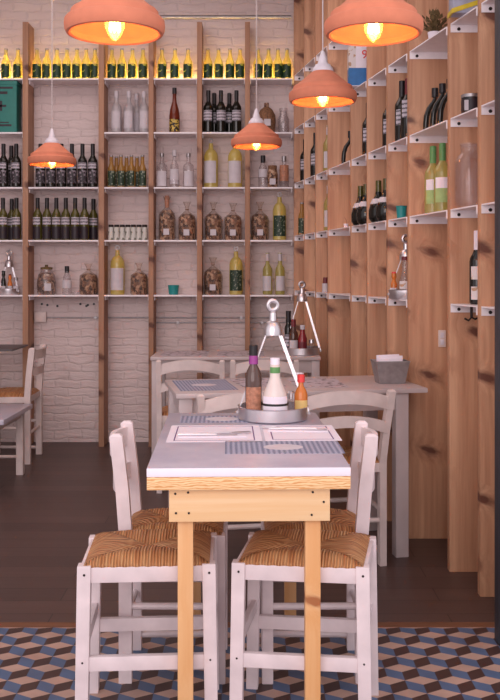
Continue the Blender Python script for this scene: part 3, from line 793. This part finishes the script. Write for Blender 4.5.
def stool(label, loc, rz, wf=.385, wb=.395, d=.315, zs=.478, shr=0):
    """+y is the side away from the viewer"""
    t = thing('rush_stool', label, 'stool', loc, rz)
    m = M['white_v']; lt = .038; s_ = .008
    cs = [(-wf/2+lt/2, -d/2+lt/2), (wf/2-lt/2, -d/2+lt/2), (wb/2-lt/2+shr, d/2-lt/2), (-wb/2+lt/2+shr, d/2-lt/2)]
    for x, y in cs:
        ox = s_*(1 if x > 0 else -1); oy = s_*(1 if y > 0 else -1)*.5
        q = [(-1, -1), (1, -1), (1, 1), (-1, 1)]
        lg = MB().hexa([(x+ox+i*lt*.48, y+oy+j*lt*.48, 0) for i, j in q], [(x+i*lt/2, y+j*lt/2, zs+.004) for i, j in q], .0025).build('leg', m, t)
        if y < 0:
            MB().tube([(x+.001, y-lt/2-.0015, zs-.02), (x+.001, y-lt/2+.001, zs-.02)], .0035, 8).build('screw', M['screw'], lg)
            MB().tube([(x+ox*.5, y-lt/2-.0035, .215), (x+ox*.5, y-lt/2+.001, .215)], .0028, 8).build('screw', M['screw'], lg)
    def rail(a, b, z0, z1, th, nm):
        A = Vector((a[0], a[1], (z0+z1)/2)); B = Vector((b[0], b[1], (z0+z1)/2)); dd = (B-A).normalized()
        MB().bar(A+dd*lt*.45, B-dd*lt*.45, th, z1-z0, (0, 0, 1), .002).build(nm, m, t)
    for i in range(4): rail(cs[i], cs[(i+1) % 4], zs-.045, zs, .024, 'seat_rail')
    o = .005
    rail((cs[0][0]-o, cs[0][1]-.006), (cs[1][0]+o, cs[1][1]-.006), .188, .228, .02, 'stretcher')
    rail((cs[2][0]+o, cs[2][1]), (cs[3][0]-o, cs[3][1]), .188, .228, .02, 'stretcher')
    rail(cs[1], cs[2], .245, .282, .018, 'stretcher'); rail(cs[3], cs[0], .245, .282, .018, 'stretcher')
    rail(cs[2], cs[3], .075, .098, .02, 'stretcher') if False else None
    # seat: corners lie on the rails, legs' tops show at the corners
    st_ = rush_seat(wb-.034, wf-.034, d-.012, zs+.004, t)
    st_.data.transform(Matrix.Shear('XY', 4, (shr/d, 0)) if False else Matrix(((1, shr/d, 0, shr/2), (0, 1, 0, 0), (0, 0, 1, 0), (0, 0, 0, 1))))
    return t
stool('white rush-seated stool at the near left corner of the front table', (-.298, 2.722, 0), R(3.5), shr=.006)
stool('white rush-seated stool at the near right, under the front table edge', (.157, 2.722, 0), R(-6.5), shr=.02)

def chair(label, loc, rz, mat, wd=.31, d=.335, lean=.03, splay=.0, group=None, top=.787, arch=.0, zs=.455, sh=(.062, .055)):
    """faces +y, backrest at -y"""
    t = thing('rush_chair', label, 'chair', loc, rz, group)
    lt = .036; wf = wd+.015
    q = [(-1, -1), (1, -1), (1, 1), (-1, 1)]
    yb = -d/2+lt/2
    for s in (-1, 1):
        x = s*(wd/2-.015)
        lv = [(0, 0, 0), (zs+.01, 0, 0), (zs+.15, lean*.35, splay*.4), (top-.03, lean*.92, splay*.92), (top-.008, lean, splay), (top, lean, splay)]
        bm = MB(); rings = []
        for k, (z, ly, lx) in enumerate(lv):
            sc_ = 1 if k < 5 else .55
            hx, hy = .015*sc_, .0205*sc_
            rings.append([bm.bm.verts.new((x+s*lx+i*hx, yb-ly+j*hy, z)) for i, j in q])
        for a, b in zip(rings, rings[1:]):
            for k in range(4): bm.bm.faces.new((a[k], a[(k+1) % 4], b[(k+1) % 4], b[k]))
        bm.bm.faces.new(rings[0][::-1]); bm.bm.faces.new(rings[-1])
        bm.build('back_post', mat, t, ang=30)
        xf = s*(wf/2-lt/2); yf = d/2-lt/2
        MB().hexa([(xf+i*lt/2, yf+j*lt/2, 0) for i, j in q], [(xf+i*lt/2, yf+j*lt/2, zs+.004) for i, j in q], .004).build('leg', mat, t)
        MB().tube([(x, yb, .24), (xf, yf, .24)], .011, 10).build('stretcher', mat, t)
        MB().tube([(x, yb, .05), (xf, yf, .05)], .011, 10).build('stretcher', mat, t)
        MB().bar((x, yb+.01, zs-.02), (xf, yf-.01, zs-.02), .02, .04).build('seat_rail', mat, t)
    MB().tube([(-wf/2+lt/2, d/2-lt/2, .22), (wf/2-lt/2, d/2-lt/2, .22)], .011, 10).build('stretcher', mat, t)
    MB().tube([(-wd/2+.015, yb, .2), (wd/2-.015, yb, .2)], .011, 10).build('stretcher', mat, t)
    MB().bar((-wf/2+lt/2, d/2-lt/2, zs-.02), (wf/2-lt/2, d/2-lt/2, zs-.02), .022, .04).build('seat_rail', mat, t)
    MB().bar((-wd/2+.015, yb, zs-.02), (wd/2-.015, yb, zs-.02), .022, .04).build('seat_rail', mat, t)
    for (zc_, hh, fr) in ((top-.05-arch*.35, sh[0], .9), (top-.165-arch*.2, sh[1], .55)):
        bm = MB(); n = 12; prev = None; hw_ = wd/2-.015+splay*fr
        for i in range(n+1):
            u = -1+2*i/n; x = u*hw_; y = yb-lean*fr-.032*(1-u*u); az = arch*(1-u*u)
            z0, z1 = zc_-hh/2+az*1.0, zc_+hh/2+az
            cur = [bm.bm.verts.new(p) for p in ((x, y-.008, z0), (x, y+.008, z0), (x, y+.008, z1), (x, y-.008, z1))]
            if prev:
                for k in range(4): bm.bm.faces.new((prev[k], prev[(k+1) % 4], cur[(k+1) % 4], cur[k]))
            else: bm.bm.faces.new(cur[::-1])
            prev = cur
        bm.bm.faces.new(prev); bm.build('back_slat', mat, t)
    rush_seat(wf-.012, wd-.012, d-.02, zs+.002, t)
    return t
chair('white ladder-back chair tucked under left side of front table', (-.245, 3.048, 0), R(-90), M['white_v'], wd=.285, zs=.465)
chair('white ladder-back chair tucked under right side of front table', (.205, 3.048, 0), R(90), M['white_v'], wd=.285, zs=.465)
chair('white curved-back chair tucked under right part of middle table', (.378, 4.2, 0), R(10), M['old_white'], wd=.4, lean=.07, splay=.02, arch=.036, sh=(.058, .05))
chair('white curved-back chair tucked under left part of middle table', (-.05, 4.122, 0), R(10), M['old_white'], wd=.39, lean=.07, splay=.02, arch=.036, sh=(.058, .05))
chair('white curved-back chair tucked under left part of farthest table', (-.348, 5.57, 0), 0, M['old_white'], wd=.4, lean=.05, arch=.036, sh=(.06, .05))
chair('white curved-back chair tucked under right part of farthest table', (.085, 5.57, 0), 0, M['old_white'], wd=.4, lean=.05, arch=.036, sh=(.06, .05))
chair('white ladder-back chair beside the back brick wall at left edge', (-1.655, 6.40, 0), R(90), M['old_white'], wd=.37)

# ------------------------------------------------------------------ other tables
def table(label, loc, rz, w_, d_, mat, h=TT, leg=.06, insx=.08, insy=.05, th=.022, aph=.08, topm=None, name='dining_table', insl=None):
    insl = insx if insl is None else insl
    t = thing(name, label, 'table', loc, rz)
    MB().box(-w_/2, w_/2, -d_/2, d_/2, h-th, h, .004).build('tabletop', topm or mat, t)
    for s in (-1, 1):
        for q in (-1, 1):
            cx, cy = s*(w_/2-(insx if s > 0 else insl)), q*(d_/2-insy)
            MB().box(cx-leg/2, cx+leg/2, cy-leg/2, cy+leg/2, 0, h-th-.0005, .003).build('leg', mat, t)
        MB().box(-w_/2+insl+leg/2, w_/2-insx-leg/2, s*(d_/2-insy)-.011, s*(d_/2-insy)+.011, h-th-aph, h-th-.0005).build('apron', mat, t)
        ax = s*(w_/2-(insx if s > 0 else insl))
        MB().box(ax-.011, ax+.011, -d_/2+insy+leg/2, d_/2-insy-leg/2, h-th-aph, h-th-.0005).build('apron', mat, t)
    return t
u_ = Vector((math.cos(R(10.5)), math.sin(R(10.5)))); v_ = Vector((-math.sin(R(10.5)), math.cos(R(10.5))))
fl = Vector((-.32, 3.98)); fc = fl+u_*.575+v_*.27
M['table_white'] = plain('white_table_paint', (198, 184, 184), .35, 0, .06, 10)
table('whitewashed table in the middle with napkin tin against the right shelving', (fc.x, fc.y, 0), R(10.5), 1.15, .54, M['table_white'], insx=.115, insl=.045)
table('farthest whitewashed table near the back shelving, holding a steel caddy', (-.09, 5.96, 0), 0, 1.06, .48, M['table_white'], leg=.05, insx=.03, insy=.05)
table('low white bench with grey top at the left edge', (-1.61, 5.62, 0), R(-1), .4, .66, M['old_white'], h=.449, leg=.045, insx=.07, insy=.04, th=.03, aph=.05, topm=M['greytop'] if 'greytop' in M else M['slab'], name='low_bench')['category'] = 'bench'
table('dark-topped table behind the ladder-back chair at far left', (-2.06, 6.58, 0), 0, .84, .44, M['old_white'], h=.765, leg=.04, insx=.32, insy=.03, th=.014, aph=.04, topm=M['darkframe2'])
def onF(a, b): p = fl+u_*a+v_*b; return p.x, p.y
zF = TT+.0002
placemat('chevron placemat at left end of the middle table', *onF(.16, .29), .26, .4, zF, R(10.5), 'pattern')
placemat('grey printed menu left of centre on middle table', *onF(.42, .33), .2, .34, zF, R(14), 'grey')
placemat('grey printed menu right of centre on middle table', *onF(.7, .27), .24, .36, zF, R(6), 'grey')
bx, by = onF(1.045, .22)
t = thing('napkin_tin', 'grey metal tin holding white napkins on middle table', 'tin', (bx, by, TT), R(6))
o_ = [(-1, -1), (1, -1), (1, 1), (-1, 1)]
m = MB(); b0 = [(i*.062, j*.045, .001) for i, j in o_]; b1 = [(i*.08, j*.06, .105) for i, j in o_]
vo = [m.bm.verts.new(p) for p in b0]; vt_ = [m.bm.verts.new(p) for p in b1]
vi = [m.bm.verts.new((p[0]*.97, p[1]*.96, .006)) for p in b0]; vj = [m.bm.verts.new((p[0]*.97, p[1]*.96, .105)) for p in b1]
m.bm.faces.new(vo[::-1]); m.bm.faces.new(vi)
for k in range(4):
    j = (k+1) % 4
    m.bm.faces.new((vo[k], vo[j], vt_[j], vt_[k])); m.bm.faces.new((vj[k], vj[j], vi[j], vi[k])); m.bm.faces.new((vt_[k], vt_[j], vj[j], vj[k]))
m.build('tin_body', M['tin'], t)
m = MB()
ringv = [(-.08, -.06), (.08, -.06), (.08, .06), (-.08, .06)]
for k in range(4): m.bar((*ringv[k], .105), (*ringv[(k+1) % 4], .105), .006, .005)
m.build('rim', M['tin'], t)
t2 = thing('napkin_stack', 'stack of white paper napkins standing in the grey tin', 'napkins', (bx, by, TT+.007), R(6))
for k in range(7):
    MB().box(-.056, .056, -.036+k*.0105, -.03+k*.0105, 0, .112+.012*math.sin(k*1.3), .002, Matrix.Rotation(R(-2+k*.7), 4, 'X') @ Matrix.Rotation(R((k % 3-1)*2), 4, 'Y')).build('napkin', M['paper'], t2)
sx_, sy_ = onF(.66, .5)
t = thing('sauce_dish', 'small white dish at back edge of middle table', 'dish', (sx_, sy_, TT+.001))
MB().lathe([(0, 0), (.02, 0), (.032, .022), (.029, .022), (.018, .004), (0, .004)], 20).build('bowl', M['slab_edge'], t)
# far table
zK = TT+.0002
placemat('grey printed placemat at left end of farthest table', -.42, 5.96, .3, .36, zK, 0, 'grey')
placemat('grey printed placemat at middle of farthest table', -.06, 5.96, .3, .36, zK, 0, 'grey')
YK = 5.9; XK = px(302, YK)
caddy((XK, YK, TT+.0005), R(0), 'round steel condiment caddy on the farthest table', .115, .47)
zk = TT+.0062
t = thing('sauce_bottle', 'tall black-capped dark bottle in the farthest table caddy', 'bottle', (px(288.5, 5.9), 5.92, zk))
bottle_parts(t, P_wine(.27, .025), M['wine'], (.04, .12, .025, M['wlabel']), (.2, .272, .0165, M['black']))
t = thing('sauce_bottle', 'clear brown bottle in the farthest table caddy, left of red bottle', 'bottle', (px(293.5, 5.84), 5.84, zk))
bottle_parts(t, P_wine(.22, .028), glass('brown_glass', (120, 84, 70), .3, .5), (.03, .09, .028, M['label']), (.175, .222, .0155, M['darkred']))
t = thing('sauce_bottle', 'red sauce bottle with pale cap in the farthest table caddy', 'bottle', (px(302.5, 5.84), 5.84, zk))
bottle_parts(t, [(0, .002), (.026, 0), (.029, .006), (.029, .1), (.016, .135), (.014, .16), (0, .16)], M['ketchup'], (.03, .08, .029, M['darkred']), (.158, .185, .016, M['label']))
t = thing('salt_shaker', 'glass salt shaker in the farthest table caddy', 'shaker', (px(311.5, 5.88), 5.88, zk))
MB().lathe([(0, 0), (.02, 0), (.022, .005), (.018, .07), (0, .07)], 16).build('shaker_body', M['clear'], t)
MB().lathe([(0, .07), (.019, .07), (.016, .09), (0, .094)], 16).build('shaker_cap', M['chrome'], t)
# caddy in the left-edge bay
YL = 6.955
caddy((px(9, YL), YL, ROWS[5]+.0005), 0, 'round steel caddy on the lowest back shelf at left edge', .075, .34)
for nm, lb, x_, pr, mt, cp in (('sauce_bottle', 'small amber bottle in the steel caddy at left edge', 10, P_beer(.14, .018), M['orange'], (.13, .15, .01, M['darkred'])),
                               ('salt_shaker', 'clear shaker in the steel caddy at left edge', 16, P_beer(.12, .016), M['clear'], (.105, .125, .013, M['tin'])),
                               ('sauce_bottle', 'dark bottle in the steel caddy at left edge', 3.5, P_beer(.17, .018), M['wine'], (.155, .175, .011, M['black']))):
    t = thing(nm, lb, 'bottle' if 'bottle' in nm else 'shaker', (px(x_, YL-.02), YL-.02, ROWS[5]+.0062)); bottle_parts(t, pr, mt, (.02, .06, .0185, M['label']), cp)

# ------------------------------------------------------------------ things on the right-hand shelves
def rpos(k, x, inset=.08):
    Y = FY[k]-inset; return (px(x, Y), Y)
def rput(kind, name, k, x, r, label, inset=.08, group=None):
    X, Y = rpos(k, x, inset)
    return put(kind, name, (X, Y, RR[r]+.0005), label, group)
# bay 6 (beside the wide bay): two white-label wines, high shelf
TYPES['redwine'] = ('bottle', lambda t: bottle_parts(t, P_wine(.31, .037), M['wine'], (.11, .2, .037, M['wlabel']), (.21, .312, .0155, M['darkred'])))
rput('winew', 'wine_bottle', 6, 402, 3, 'dark white-label wine bottle in front on right shelf beside curved black bottles', .06)
rput('redwine', 'wine_bottle', 6, 408, 3, 'wine bottle with red neck foil on right shelf beside curved black bottles', .14)
rput('winew', 'wine_bottle', 5, 389, 3, 'dark wine bottle peeking out left of the red-foiled bottle on right shelf', .1)
rput('winew', 'wine_bottle', 4, 368.5, 3, 'white-label wine bottle on right shelf below the blue and white box', .1)
# curved black bottle racks / swan-neck bottles
def swan(k, x, r, label, inset, s=1.0):
    X, Y = rpos(k, x, inset)
    t = thing('curved_bottle', label, 'bottle', (X, Y, RR[r]+.0005))
    b = -.055*s
    pts = [(b, 0, .004), (b, 0, .05*s), (b*.92, 0, .1*s), (b*.65, 0, .145*s), (b*.2, 0, .18*s), (0, 0, .205*s), (0, 0, .26*s)]
    MB().tube(pts, [.015*s, .017*s, .017*s, .016*s, .014*s, .012*s, .0115*s], 12).build('bottle_body', M['wine'], t)
    MB().lathe([(0, .215*s), (.0165, .215*s), (.0165, .268*s), (0, .268*s)], 12).build('cap', M['black'], t)
    return t
swan(7, 435, 3, 'left black curved-neck bottle on right shelf above green-capped bottles', .07, .8)
swan(7, 442.5, 3, 'middle black curved-neck bottle on right shelf above green-capped bottles', .15, .82)
swan(7, 450, 3, 'right black curved-neck bottle on right shelf, half behind the next upright', .23, .84)
swan(3, 350.5, 3, 'black curved-neck bottle on right shelf left of blue-box bay', .2, .8)
# bulbous dark bottles with pale bands
def cava(k, x, r, label, inset):
    X, Y = rpos(k, x, inset)
    t = thing('round_flask_bottle', label, 'bottle', (X, Y, RR[r]+.0005))
    MB().lathe([(0, .006), (.04, 0), (.053, .02), (.054, .065), (.042, .105), (.022, .14), (.0155, .17), (.0145, .22), (0, .22)], 24).build('bottle_body', M['wine'], t)
    MB().lathe([(.041, .096), (.047, .1), (.034, .128), (.03, .124)], 24).build('label', M['label'], t)
    MB().lathe([(0, .16), (.0165, .16), (.0155, .228), (0, .228)], 14).build('cap', M['wine_green'], t)
cava(4, 360.5, 4, 'left round-bodied dark bottle on right shelf, farther bay', .09)
cava(4, 366, 4, 'right round-bodied dark bottle on right shelf, farther bay', .2)
cava(5, 378.5, 4, 'left round-bodied dark bottle on right shelf, next to teal cup', .09)
cava(5, 386, 4, 'right round-bodied dark bottle on right shelf, next to teal cup', .2)
X, Y = rpos(6, 401.5, .07)
cup((X, Y, RR[4]+.0005), .028, .065, 'small teal cup on the right shelf at chin height')
# green-capped bottles
def greencap(x, inset, label):
    X, Y = rpos(7, x, inset)
    t = thing('wine_bottle', label, 'bottle', (X, Y, RR[4]+.0005))
    bottle_parts(t, P_wine(.325, .04), M['greenwine'], [(.115, .165, .04, M['paper']), (.05, .115, .04, M['palegreen'])], (.245, .327, .016, M['greenfoil']))
greencap(433, .1, 'farther pale green wine bottle with green foil on right shelf')
greencap(442.5, .2, 'nearer pale green wine bottle with green foil on right shelf')
# big jar
X, Y = rpos(8, 469, .1)
t = thing('glass_jar', 'large empty clear glass jar on the right shelf', 'jar', (X, Y, RR[4]+.0005))
MB().lathe([(.0, .004), (.045, 0), (.058, .012), (.06, .03), (.06, .19), (.05, .215), (.036, .228), (.034, .24), (.037, .25), (.037, .27), (.033, .27), (.031, .235), (.046, .21), (.056, .188), (.056, .03), (.045, .01), (0, .009)], 28).build('jar_body', M['jarglass'], t)
MB().torus((0, 0, .262), .037, .003, 'z', 24, 6).build('rim', M['jarglass'], t)
X, Y = rpos(8, 471, .09)
t = thing('candle_jar', 'small black glass jar with pale label on upper right shelf', 'jar', (X, Y, RR[3]+.0005))
MB().lathe([(0, 0), (.038, 0), (.04, .004), (.04, .07), (0, .07)], 22).build('jar_body', M['black'], t)
MB().lathe([(0, .07), (.042, .07), (.042, .083), (0, .083)], 22).build('lid', M['tin'], t)
MB().lathe([(.039, .015), (.0412, .015), (.0412, .06), (.039, .06)], 22).build('label', M['black2'], t)
MB().box(-.036, -.02, -.040, -.034, .012, .055).build('price_tag', M['label'], t)
for i, (x_, ins, zz) in enumerate(((475.5, .09, 0),)):
    X, Y = rpos(8, x_+2, ins)
    t = thing('wine_bottle', 'dark bottle with two pink-white labels on the low right shelf', 'bottle', (X, Y, RR[5]+.0005))
    bottle_parts(t, P_wine(.31, .034), M['wine'], [(.02, .075, .034, M['art_label']), (.105, .16, .034, M['art_label'])], (.225, .312, .0155, M['paper']))
# box and packs high up
X, Y = rpos(4, 357, .09)
t = thing('carton', 'tall blue and white carton with red mark on upper right shelf', 'box', (X+.004, Y, RR[2]+.0005))
MB().box(-.055, .06, -.035, .035, 0, .24, .002).build('carton_body', M['paper'], t)
m = MB(); m.box(-.0555, .0605, -.0355, .0355, .004, .105); m.build('blue_band', M['blue'], t)
m = MB(); m.box(-.0555, -.015, -.0357, .0355, .105, .24); m.build('picture_panel', M['art_label'], t)
cu = bpy.data.curves.new('digit', 'FONT'); cu.body = '9'; cu.size = .07; cu.extrude = .0006
tmp = bpy.data.objects.new('tmp', cu); COL.objects.link(tmp); bpy.context.view_layer.update()
me = bpy.data.meshes.new_from_object(tmp.evaluated_get(bpy.context.evaluated_depsgraph_get())); bpy.data.objects.remove(tmp)
dg = link('printed_digit', me, M['red'], t); dg.location = (.018, -.0362, .16); dg.rotation_euler = (R(90), 0, 0)
X, Y = rpos(8, 463, .12)
t = thing('flour_sack', 'grey-blue paper sack with yellow band on top right shelf', 'sack', (X+.02, Y, RR[2]+.0005))
MB().box(-.075, .075, -.04, .04, 0, .2, .018).build('sack_body', M['bluepack'], t)
MB().hexa([(-.0765, -.0425, .0), (.0765, -.0425, .05), (.0765, .0425, .05), (-.0765, .0425, .0)], [(-.0765, -.0425, .02), (.0765, -.0425, .07), (.0765, .0425, .07), (-.0765, .0425, .02)]).build('yellow_band', M['yellowpack'], t)
X, Y = rpos(7, 434, .16)
t = thing('dried_plant', 'bunch of dried green leaves in white pot on top right shelf', 'plant', (X, Y, RR[2]+.0005))
MB().lathe([(0, 0), (.022, 0), (.03, .05), (.027, .05), (.018, .006), (0, .006)], 18).build('pot', M['paper'], t)
m = MB()
for k in range(70):
    a = random.uniform(0, 6.28); e = random.uniform(.3, 1.5); l_ = random.uniform(.04, .11)
    b0 = Vector((0, 0, .045)); d_ = Vector((math.cos(a)*math.cos(e), math.sin(a)*math.cos(e), math.sin(e)))
    p = b0+d_*l_; q1 = d_.cross(Vector((0, 0, 1))).normalized()*.011
    m.bm.faces.new([m.bm.verts.new(v) for v in (p-d_*.018, p+q1, p+d_*.018, p-q1)])
    m.tube([b0, p], .0012, 4)
m.build('leaves', M['leaf'], t)
# caddy on right shelf
X, Y = rpos(6, 398, .13)
Yc = FY[6]-.1; Xc = wl(Yc)+.062
caddy((Xc, Yc, RR[5]+.0005), R(0), 'round steel condiment caddy on the lowest right shelf', .088, .33)
t = thing('sauce_bottle', 'clear bottle with dark red cap in the right shelf caddy', 'bottle', (Xc-.01, Yc-.03, RR[5]+.0062))
bottle_parts(t, [(0, .002), (.03, 0), (.033, .006), (.033, .08), (.018, .12), (.014, .19), (0, .19)], M['clear'], (.045, .085, .0335, M['art_label']), (.19, .21, .018, M['darkred']))
t = thing('hot_sauce_bottle', 'small orange bottle with red cap in the right shelf caddy', 'bottle', (Xc-.062, Yc+.0, RR[5]+.0062))
bottle_parts(t, P_beer(.125, .016), M['orange'], (.02, .05, .0165, M['label']), (.112, .132, .0115, M['red']))
# small items glimpsed in the far bays
for kind, k, x_, r, lb in (('winew', 1, 315.5, 3, 'dark white-label bottle glimpsed on right shelf near the corner'),
                           ('winew', 0, 305, 3, 'dark bottle glimpsed on right shelf in the corner bay'),
                           ('green330', 0, 302, 4, 'amber bottle with green label on right shelf in the corner bay'),
                           ('clearwine', 2, 328.5, 3, 'pale bottle glimpsed between third and fourth right uprights'),
                           ('clearwine', 2, 329, 4, 'pale bottle one shelf below another between third and fourth right uprights')):
    rput(kind, 'wine_bottle', k, x_, r, lb, .09)
X, Y = rpos(3, 346, .2)
t = thing('small_pot', 'tiny white pot with sprig on right shelf', 'pot', (X, Y, RR[4]+.0005))
MB().lathe([(0, 0), (.012, 0), (.015, .03), (.013, .03), (.01, .004), (0, .004)], 14).build('pot_body', M['paper'], t)
MB().tube([(0, 0, .004), (.002, 0, .05), (-.01, 0, .07)], .0025, 6).build('sprig', M['copper'], t)
X, Y = rpos(2, 325.5, .1)
t = thing('shaker', 'small white-labelled shaker on lowest right shelf near the corner', 'shaker', (X, Y, RR[5]+.0005))
MB().lathe([(0, 0), (.022, 0), (.024, .004), (.022, .06), (0, .06)], 14).build('shaker_body', M['label'], t)
MB().lathe([(0, .06), (.018, .06), (.015, .1), (0, .1)], 14).build('shaker_cap', M['darkred'], t)
# hook under the low right shelf
X, Y = rpos(8, 471.5, .06)
t = thing('iron_hook', 'small dark hook hanging under the low right shelf', 'hook', (X, Y, RR[5]-.006))
MB().tube([(0, 0, 0), (0, 0, -.05)], .006, 8).build('stem', M['screw'], t)
MB().tube([(-.03, 0, -.055), (-.012, 0, -.064), (.0, 0, -.05), (.015, 0, -.058), (.035, 0, -.05)], .0045, 8).build('prongs', M['screw'], t)
# wall switch on the wide upright
Ys = FY[7]
t = thing('light_switch', 'pale double light switch screwed to the wide pine upright', 'switch', (px(441.8, Ys), Ys, pz(338.5, Ys)))
MB().box(-.018, .018, -.009, -.0005, -.041, .041, .003).build('plate', M['plastic'], t)
for q in (-.017, .017): MB().box(-.009, .009, -.0125, -.009, q-.013, q+.013, .0015).build('rocker', M['cap_white'], t)

# ------------------------------------------------------------------ wall fittings
def conduit(name, x0, x1, y, label, r=.009, Y=BW-.012, m=None):
    z = pz(y, Y); t = thing(name, label, 'pipe', (px(x0, Y), Y, z)); l_ = px(x1, Y)-px(x0, Y)
    MB().tube([(0, 0, 0), (l_, 0, 0)], r, 10).build('tube', m or M['tin'], t)
    for k in range(2):
        MB().box(l_*(.2+.6*k)-.008, l_*(.2+.6*k)+.008, -.01, .0115, -r-.004, r+.004).build('clip', M['tin'], t)
conduit('steel_conduit', 120, 291, 17, 'thick steel pipe along the brick wall above the shelving', .014, BW-.016)
conduit('steel_conduit', 47, 290, 317.5, 'upper thin grey pipe running below the lowest back shelf', .006, BW-.0085)
conduit('steel_conduit', 150, 290, 322.5, 'lower thin grey pipe running below the lowest back shelf', .005, BW-.0075)
t = thing('junction_box', 'square white junction box on brick wall below lowest shelf', 'switch', (px(41, BW), BW, pz(317, BW)))
MB().box(-.045, .045, -.03, -.0005, -.04, .04, .005).build('box_body', M['old_white'], t)
MB().box(-.038, .038, -.034, -.03, -.033, .033, .002).build('lid', M['old_white'], t)
pl = [42, 47.5, 57.5, 80.5, 88, 86.5, 94]
for i, x_ in enumerate(pl):
    tag(MB().tube([(px(x_, BW), BW-.006, pz(304+(i % 3), BW)), (px(x_, BW), BW-.0002, pz(304+(i % 3), BW))], .009, 10).build('wall_plug', M['black']),
        f'{ORD[sorted(pl).index(x_)] if x_ < 94 else "rightmost"} of seven dark plugs in brick wall below lowest shelf', 'wall plug', 'dark plugs in the brick wall')

# ------------------------------------------------------------------ pendant lamps
M['bulb'] = glass('amber_bulb_glass', (255, 190, 110), .7, .6)
M['filament'] = emis('glowing_filament', (255, 224, 170), 40)
def pendant(label, x, Y, z, first=None):
    loc = (px(x, Y), Y, z)
    t = thing('pendant_lamp', label, 'lamp', loc, 0, 'terracotta pendant lamps')
    outer = [(.136, 0), (.144, .002), (.149, .012), (.1505, .026), (.149, .040), (.144, .046), (.134, .049), (.1325, .052), (.131, .066), (.127, .071), (.119, .074), (.1, .09), (.08, .107), (.06, .124), (.047, .135)]
    inner = [(.03, .132), (.05, .122), (.075, .104), (.10, .084), (.118, .068), (.122, .052), (.130, .038), (.136, .022), (.131, .004)]
    MB().lathe(outer+inner, 48, closed=True).build('shade', M['clay'], t, ang=28)
    MB().lathe([(0, .1345), (.0465, .1345), (.0475, .14), (.045, .15), (.036, .16), (.034, .166), (.024, .169), (.018, .19), (.009, .222), (.004, .228), (0, .228)], 30).build('collar', M['cap_white'], t)
    MB().tube([(0, 0, .226), (0, 0, 3.7-z)], .0032, 8).build('cord', M['cord'], t)
    MB().lathe([(0, .134), (.016, .134), (.017, .085), (.014, .08), (0, .08)], 16).build('socket', M['tin'], t)
    b = MB().lathe([(.012, .082), (.02, .07), (.028, .045), (.029, .022), (.022, .0), (.011, -.014), (.004, -.02), (0, -.021)], 24).build('bulb', M['bulb'], t)
    m = MB()
    for k in range(7):
        a = 2*math.pi*k/7; m.tube([(.012*math.cos(a), .012*math.sin(a), .058), (.015*math.cos(a), .015*math.sin(a), .008)], .003, 6)
    m.build('filament', M['filament'], b)
    l = bpy.data.lights.new('bulb_glow', 'POINT'); l.energy = 2.6; l.color = (1, .50, .22); l.shadow_soft_size = .03
    o = bpy.data.objects.new('bulb_glow', l); COL.objects.link(o); o.parent = t; o.location = (0, 0, .03)
    b.visible_shadow = True
pendant('large terracotta pendant lamp at top left, nearest the viewer', 114.8, 2.76, 2.013)
pendant('large terracotta pendant lamp at top right, cut by picture edge', 373.5, 2.8, 2.02)
pendant('mid-sized terracotta pendant lamp hanging in front of the right shelving', 322.8, 4.06, 2.048)
pendant('small terracotta pendant lamp before the back shelving, fifth and corner bays', 256.5, 5.41, 2.035)
pendant('smallest terracotta pendant lamp hanging low before the dark wine bottles', 52, 5.75, 1.968)
